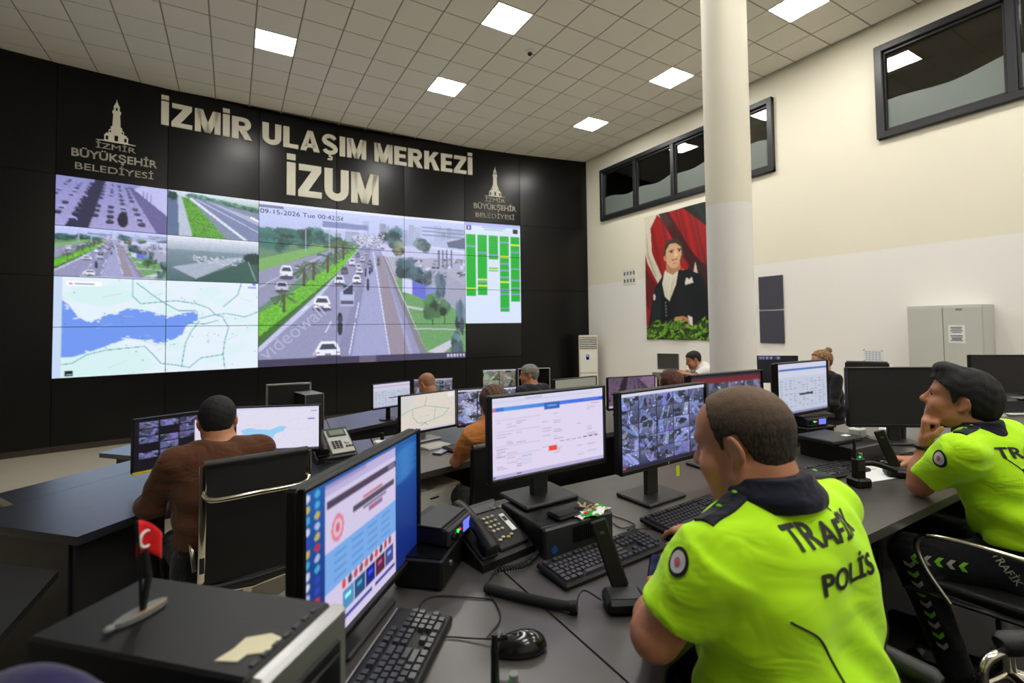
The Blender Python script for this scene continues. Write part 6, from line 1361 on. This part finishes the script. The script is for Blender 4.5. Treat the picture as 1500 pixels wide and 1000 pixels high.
cable('keyboard_cable', [(1.17, 1.55, D1 + .004), (1.24, 1.45, D1 + .004), (1.235, 1.36, D1 + .004), (1.29, 1.35, D1 + .004)], .0022, label='second black lead beside the black computer')
cable('power_cable', [(3.0, 1.5, D1 + .005), (3.15, 1.42, D1 + .01), (3.3, 1.50, D1 + .03), (3.45, 1.44, D1 + .005), (3.6, 1.6, D1 + .005)], .004, label='tangled black lead under the switched-off monitor')
t = part('yellow_tag', mat('lime_tag', (.75, .85, .15), .5), [o for o in bpy.data.objects if o.name.startswith('computer_monitor') and 'dense grid' in o['label']][0], (.055, -.13, .125), (.022, .002, .045))

# ------------------------------------------------------------------ chairs
chair('black chair with bright metal rails and rear bar behind the man in brown', (.075, 2.97, -.18), 6, 'chrome', back_h=.54, back_w=.44)
chair('black chair of the woman in orange, seen behind the form-page monitor', (1.31, 2.70, -.18), 4, 'leather', back_h=.50, arms=False)
chair('black chair under the nearest officer with a wide black armrest', (1.03, .60, 0), 0, 'black', back_h=.22, back_w=.56, pad=True)
chair('black chair with bright looped arms under the second officer', (2.62, .70, 0), 2, 'leather', back_h=.20, back_w=.54)
chair('black chair with bright looped arms under the woman with a hair bun', (5.74, 2.76, -.18), 62, 'leather', back_h=.34)
chair('empty black chair standing by the right wall below the notice', (7.9, 3.50, -.18), -60, 'leather', back_h=.58)
chair('black chair under the man in the white shirt', (5.95, 4.44, -.18), 52, 'leather', back_h=.2)
chair('black chair under the man in grey-green', (1.98, 4.98, -.36), 20, 'leather', back_h=.3); chair('black chair under the grey-haired man', (3.12, 4.86, -.36), 6, 'leather', back_h=.3); chair('black chair under the auburn-haired person', (3.10, 2.62, -.18), -4, 'leather', back_h=.3)
chair('empty dark chair at the lower right corner', (1.62, .15, 0), 62, 'leather', back_h=.3, pad=True)
# ------------------------------------------------------------------ people
LIME = mat_cloth('lime_shirt_cloth', (.75, .985, .10), .8, .45, 7); NAVY = mat_cloth('navy_cloth', (.07, .08, .15)); TROUS = mat_cloth('dark_navy_trousers', (.055, .06, .085)); BROWN = mat_cloth('brown_knit', (.33, .20, .13)); ORANGE = mat_cloth('ochre_cloth', (.74, .47, .24))
GREYG = mat_cloth('grey_green_cloth', (.56, .62, .58)); DNAVY = mat_cloth('dark_shirt_cloth', (.10, .11, .14)); WHITEC = mat_cloth('white_tshirt', (.84, .83, .82)); BLACKC = mat_cloth('black_cloth', (.06, .06, .065))
H_GREY = mat_two('greying_hair', (.09, .075, .065), (.33, .27, .22), 330, lo=.40, hi=.78, stretch=(1, 1, .35), bump=.5); H_BLACK = mat_two('black_hair', (.03, .028, .028), (.085, .075, .07), 260, lo=.4, hi=.75, stretch=(1, 1, .35), bump=.6); H_BROWN = mat_two('brown_hair', (.20, .12, .08), (.36, .23, .14), 70, stretch=(1, 1, .2)); H_RED = mat_two('auburn_hair', (.20, .09, .06), (.34, .17, .10), 80, stretch=(1, 1, .2)); H_SILV = mat_two('silver_hair', (.30, .29, .28), (.56, .54, .51), 110); H_STUB = mat('shaved_hair', (.58, .40, .30), .7, var=.2, scale=300); H_BLOND = mat_two('dark_blond_hair', (.32, .23, .15), (.60, .46, .28), 80, stretch=(1, 1, .3))
_nt = H_GREY.node_tree; _tc = [n for n in _nt.nodes if n.type == 'TEX_COORD'][0]; _sp = _nt.nodes.new('ShaderNodeSeparateXYZ'); _mr = _nt.nodes.new('ShaderNodeMapRange'); _mx = _nt.nodes.new('ShaderNodeMix'); _mx.data_type = 'RGBA'   # greyer and thinner on the crown
_nt.links.new(_tc.outputs['Object'], _sp.inputs[0]); _nt.links.new(_sp.outputs['Z'], _mr.inputs['Value']); _mr.inputs['From Min'].default_value = 1.27; _mr.inputs['From Max'].default_value = 1.345
_cr = [n for n in _nt.nodes if n.type == 'VALTORGB'][0]; _mx.inputs['B'].default_value = lin((.40, .32, .25)) + (1,); _nt.links.new(_cr.outputs['Color'], _mx.inputs['A']); _nt.links.new(_mr.outputs['Result'], _mx.inputs['Factor']); _nt.links.new(_mx.outputs['Result'], _nt.nodes['Principled BSDF'].inputs['Base Color'])
BADGE = [('arm_badge', 1.0, mat('badge_black', (.06, .06, .09), .7)), ('badge_field', .74, mat('badge_white', (.75, .75, .77), .7)), ('badge_star', .30, mat('badge_red', (.75, .35, .38), .7))]
TXT = mat('dark_grey_print', (.13, .14, .14), .7)
o1, b1, s1, t1 = person('officer in lime traffic police shirt with greying hair in the right foreground', (1.02, .62, 0), 0,
    dict(pelvis=(0, -.02, .52), chest=(0, -.005, .91), neck=(-.022, .01, 1.150), head=(-.030, .062, 1.230), sl=(-.188, .02, 1.036), sr=(.215, .02, 1.055), el=(-.265, .115, .862), er=(.30, .26, .90), wl=(-.06, .29, .80), wr=(.315, .47, .80)),
    head_yaw=14, head_pitch=-14, head_roll=0, shirt=LIME, trousers=TROUS, hair=dict(col=H_GREY, t=.005, vox=.004, recede=.17, amp=.0005, noisef=240.), vox=.0065, fat=1.17, collar=NAVY,
    hands=dict(L=dict(f=(.5, .5, -.1), pn=(0, 0, -1)), R=dict(f=(.0, 1, -.12), pn=(0, 0, -1), curl=(.45, .4, .3), thumb=.2)), sleeve_r=.93, skin=SKIN2, neck_r=1.04, sleeve_f=.72, jaw=1.18)
wrap_text('TRAFİK', s1, o1, 'back_lettering', TXT, (-.02, 0, 1.100), (1, 0, 0), (0, 0, 1), (0, 1, 0), .20, .052, .026)
wrap_text('POLİS', s1, o1, 'back_lettering', TXT, (.006, 0, 1.022), (1, 0, 0), (0, 0, 1), (0, 1, 0), .18, .052, .026)
wrap_line(s1, o1, 'seam_piping', TXT, [(-.165, 0, .97), (-.11, 0, .93), (-.075, 0, .85), (-.055, 0, .74), (-.05, 0, .62)], (0, 1, 0), .0022)
wrap_line(s1, o1, 'seam_piping', TXT, [(.20, 0, .97), (.16, 0, .90), (.13, 0, .80), (.12, 0, .66)], (0, 1, 0), .0022)
patch(s1, o1, (-.25, .045, 1.03), (.93, .10, -.40), .025, BADGE)
def epaulette(o, par, a, b, wd):
    """shoulder strap lying on the shirt"""
    tree = bvh_of(o); a, b = Vector(a), Vector(b); d = (b - a).normalized(); sd = d.cross(Vector((0, 0, 1))).normalized(); vs = []; N = 8
    for i in range(N + 1):
        for k in (-1, 0, 1):
            p = a + (b - a) * i / N + sd * k * wd / 2; h = tree.ray_cast(p + Vector((0, 0, .4)), Vector((0, 0, -1))); vs.append((h[0] if h[0] is not None else p) + Vector((0, 0, .007)))
    q = new_obj('epaulette', vs, [(i * 3 + k, i * 3 + k + 1, i * 3 + k + 4, i * 3 + k + 3) for i in range(N) for k in (0, 1)], NAVY, par); md = q.modifiers.new('thick', 'SOLIDIFY'); md.thickness = .006
    for i in (2, 5): MB().ell(vs[i * 3 + 1] + Vector((0, 0, .006)), (.006, .006, .003), 8, 5).build('strap_pip', mat('lime_pip', (.45, .75, .1), .5), q)
epaulette(s1, o1, (-.095, .02, 1.2), (-.215, .03, 1.2), .05); epaulette(s1, o1, (.10, .02, 1.2), (.235, .03, 1.2), .05)

o2, b2, s2, t2 = person('officer in lime traffic police shirt with black hair resting chin on fist', (2.69, .71, 0), 0,
    dict(pelvis=(.02, -.10, .52), chest=(0, -.01, .85), neck=(-.05, .05, 1.05), head=(-.058, .10, 1.165), sl=(-.225, .045, .985), sr=(.21, .03, .995), el=(-.15, .215, .80), er=(.30, .17, .85), wl=(-.135, .195, .985), wr=(.28, .385, .795), kl=(-.28, .21, .55), kr=(.16, .36, .52), al=(-.20, .10, .10), ar=(.16, .30, .08)),
    head_yaw=19, head_pitch=12, head_roll=0, shirt=LIME, trousers=TROUS, hair=dict(col=H_BLACK, t=.020, vox=.0045, amp=.0012, fringe=.004, noisef=150., extra=[el((0, .070, .118), (.055, .040, .030), None, .03), el((0, -.085, -.005), (.066, .045, .075), None, .03)]), vox=.0065, fat=1.03, collar=NAVY, skin=SKIN2,
    hands=dict(L=dict(f=(.0, -.05, 1), pn=(.35, -.9, 0), curl=(1.5, 1.5, .9), thumb=.9), R=dict(f=(-.05, 1, -.1), pn=(0, 0, -1), curl=(.45, .4, .3), thumb=.2)))
wrap_text('TRAFİK', s2, o2, 'back_lettering', TXT, (-.055, 0, 1.000), (1, 0, 0), (0, 0, 1), (0, 1, 0), .25, .054, .028)
wrap_text('POLİS', s2, o2, 'back_lettering', TXT, (-.02, 0, .925), (1, 0, 0), (0, 0, 1), (0, 1, 0), .21, .054, .028)
wrap_line(s2, o2, 'seam_piping', TXT, [(-.16, 0, .98), (-.10, 0, .90), (-.04, 0, .80), (.02, 0, .66)], (0, 1, 0), .0022)
patch(s2, o2, (-.24, .085, .945), (.93, -.25, -.25), .030, BADGE)
epaulette(s2, o2, (-.11, .04, 1.2), (-.235, .05, 1.2), .045)
wt = MB().tube([(-.136 + .034 * math.cos(k * .4), .198 + .034 * math.sin(k * .4), .962) for k in range(16)], .009, 6, closed=True, flat=.5).build('wrist_watch', BLACKG, o2)
# reflective chevrons along the outer seam of the left trouser leg, lettering at the hip
tree = bvh_of(t2); CL = mat('lime_reflective', (.45, .75, .12), .5); CG = mat('grey_reflective', (.62, .60, .56), .4)
def chev(p, along, m_, sz=.028):
    p = Vector(p); d = Vector((1, .25, 0)).normalized(); a = Vector(along).normalized(); s_ = a.cross(d).normalized(); vs = []
    for u_, v_ in ((-.5, -1), (.1, -1), (.6, 0), (.1, 1), (-.5, 1), (0, 0)):
        q = p + a * u_ * sz + s_ * v_ * sz * .62; h = tree.ray_cast(q - d * .4, d); vs.append((h[0] if h[0] is not None else q) - d * .003)
    new_obj('reflective_chevron', vs, [(0, 1, 2, 5), (5, 2, 3, 4)], m_, t2)
hl_, kl_, al_ = Vector((-.095, 0, .53)), Vector((-.28, .21, .55)), Vector((-.20, .10, .10))
for k in range(5): chev(hl_ + (kl_ - hl_) * (.35 + .14 * k) + Vector((0, 0, .01)), kl_ - hl_, (CL, CG)[k % 2])
for k in range(9): chev(kl_ + (al_ - kl_) * (.04 + .085 * k), al_ - kl_, (CG, CL)[k % 2])
wrap_text('TRAFİK', t2, o2, 'hip_lettering', CG, (-.10, -.055, .565), (0, -.6, -.8), (0, -.8, .6), (1, 0, 0), .115, .032, .01)

person('man in brown long-sleeved shirt with short black hair, back turned', (-.052, 2.90, -.18), 10, dict(head=(0, .075, 1.205), neck=(0, .03, 1.095), el=(-.27, .13, .82), wl=(-.16, .36, .80), er=(.26, .16, .82), wr=(.14, .42, .80)), head_yaw=-8, head_pitch=-12, shirt=BROWN, trousers=TROUS, hair=dict(col=H_BLACK, t=.010, vox=.006, recede=.01, amp=.0008), vox=.009, sleeve='long', skin=SKIN2, fat=1.08, eyes=False)
LH = [rc((0, -.07, .02), (0, -.10, -.16), .065, .05, .04), rc((-.05, -.06, -.02), (-.045, -.085, -.17), .04, .03, .03), rc((.05, -.06, -.02), (.045, -.085, -.17), .04, .03, .03)]
def long_hair(par, M, o, col, t=.012):
    P = [el((0, -.012, .035), (.080 + t, .100 + t, .090 + t), k=.02)] + LH
    def cut(D, X, Y, Z): return np.maximum(D + .002 * np.sin(X * 240), np.minimum((Y - .035) + 0 * X + 0 * Z, np.maximum(.075 - Z, Y - .09) + 0 * X) * .8)
    D, lo = field(P, .007, cut); Vt, Fq = nets(D, lo, .007); np_obj('hair', Vt @ M.T + o, Fq, col, par)
ow, _, _, _ = person('woman in orange top with long brown hair behind the form-page monitor', (1.47, 2.76, -.18), -4, dict(head=(0, .06, 1.165), neck=(0, .025, 1.06), sl=(-.17, .0, 1.0), sr=(.17, 0, 1.0), el=(-.24, .12, .82), wl=(-.10, .36, .79), er=(.22, .14, .82), wr=(.12, .38, .79)), head_pitch=-8, shirt=ORANGE, trousers=BLACKC, vox=.010, female=True, eyes=False, fat=.95, skin=SKIN2)
long_hair(ow, np.array(Matrix.Rotation(R(-8), 3, 'X')), V3(0, .06, 1.165), H_BROWN)
orr, _, _, _ = person('auburn-haired person behind the camera-grid monitor, only the head showing', (3.06, 2.70, -.18), -4, dict(head=(0, .05, 1.175), neck=(0, .02, 1.065)), shirt=BLACKC, trousers=BLACKC, vox=.012, female=True, eyes=False)
long_hair(orr, np.eye(3), V3(0, .05, 1.175), H_RED)
person('bald man in grey-green shirt seated in the front row', (1.93, 5.06, -.36), 20, dict(head=(-.02, .12, 1.225), neck=(0, .06, 1.10), sl=(-.19, .03, 1.05), sr=(.19, .03, 1.05)), head_pitch=-22, head_yaw=6, shirt=GREYG, trousers=TROUS, hair=dict(col=H_STUB, t=.0015, vox=.007, recede=.08, amp=.0003), vox=.011, skin=SKIN2, eyes=False)
person('grey-haired man in dark shirt seated in the front row', (3.10, 4.92, -.36), 8, dict(head=(0, .05, 1.265), neck=(0, .02, 1.145), sl=(-.19, 0, 1.085), sr=(.19, 0, 1.085), chest=(0, 0, .92)), head_yaw=48, head_pitch=-3, shirt=DNAVY, trousers=TROUS, hair=dict(col=H_SILV, t=.012, vox=.007, amp=.003), vox=.011, skin=SKIN2, eyes=False)
person('man in white t-shirt typing in profile beside the column', (5.86, 4.56, -.18), 56, dict(pelvis=(0, -.06, .56), chest=(0, .04, .90), neck=(0, .13, 1.08), head=(0, .21, 1.165), sl=(-.19, .10, 1.02), sr=(.19, .10, 1.02), el=(-.22, .28, .94), er=(.22, .28, .94), wl=(-.12, .50, 1.0), wr=(.12, .50, 1.0)), head_pitch=-18, shirt=WHITEC, trousers=TROUS, hair=dict(col=H_BLACK, t=.007, vox=.007), vox=.011, skin=SKIN2)
ob, _, _, _ = person('woman in black with dark blond hair bun behind the pale list monitor', (5.70, 2.89, -.18), 60, dict(head=(0, .05, 1.245), neck=(0, .02, 1.125), sl=(-.17, 0, 1.06), sr=(.17, 0, 1.06)), head_pitch=-4, shirt=BLACKC, trousers=BLACKC, vox=.011, sleeve='long', female=True, hair=dict(col=H_BLOND, t=.008, vox=.007, extra=[el((0, -.085, .115), (.035, .035, .035), None, .01)]))
bpy.context.view_layer.update()
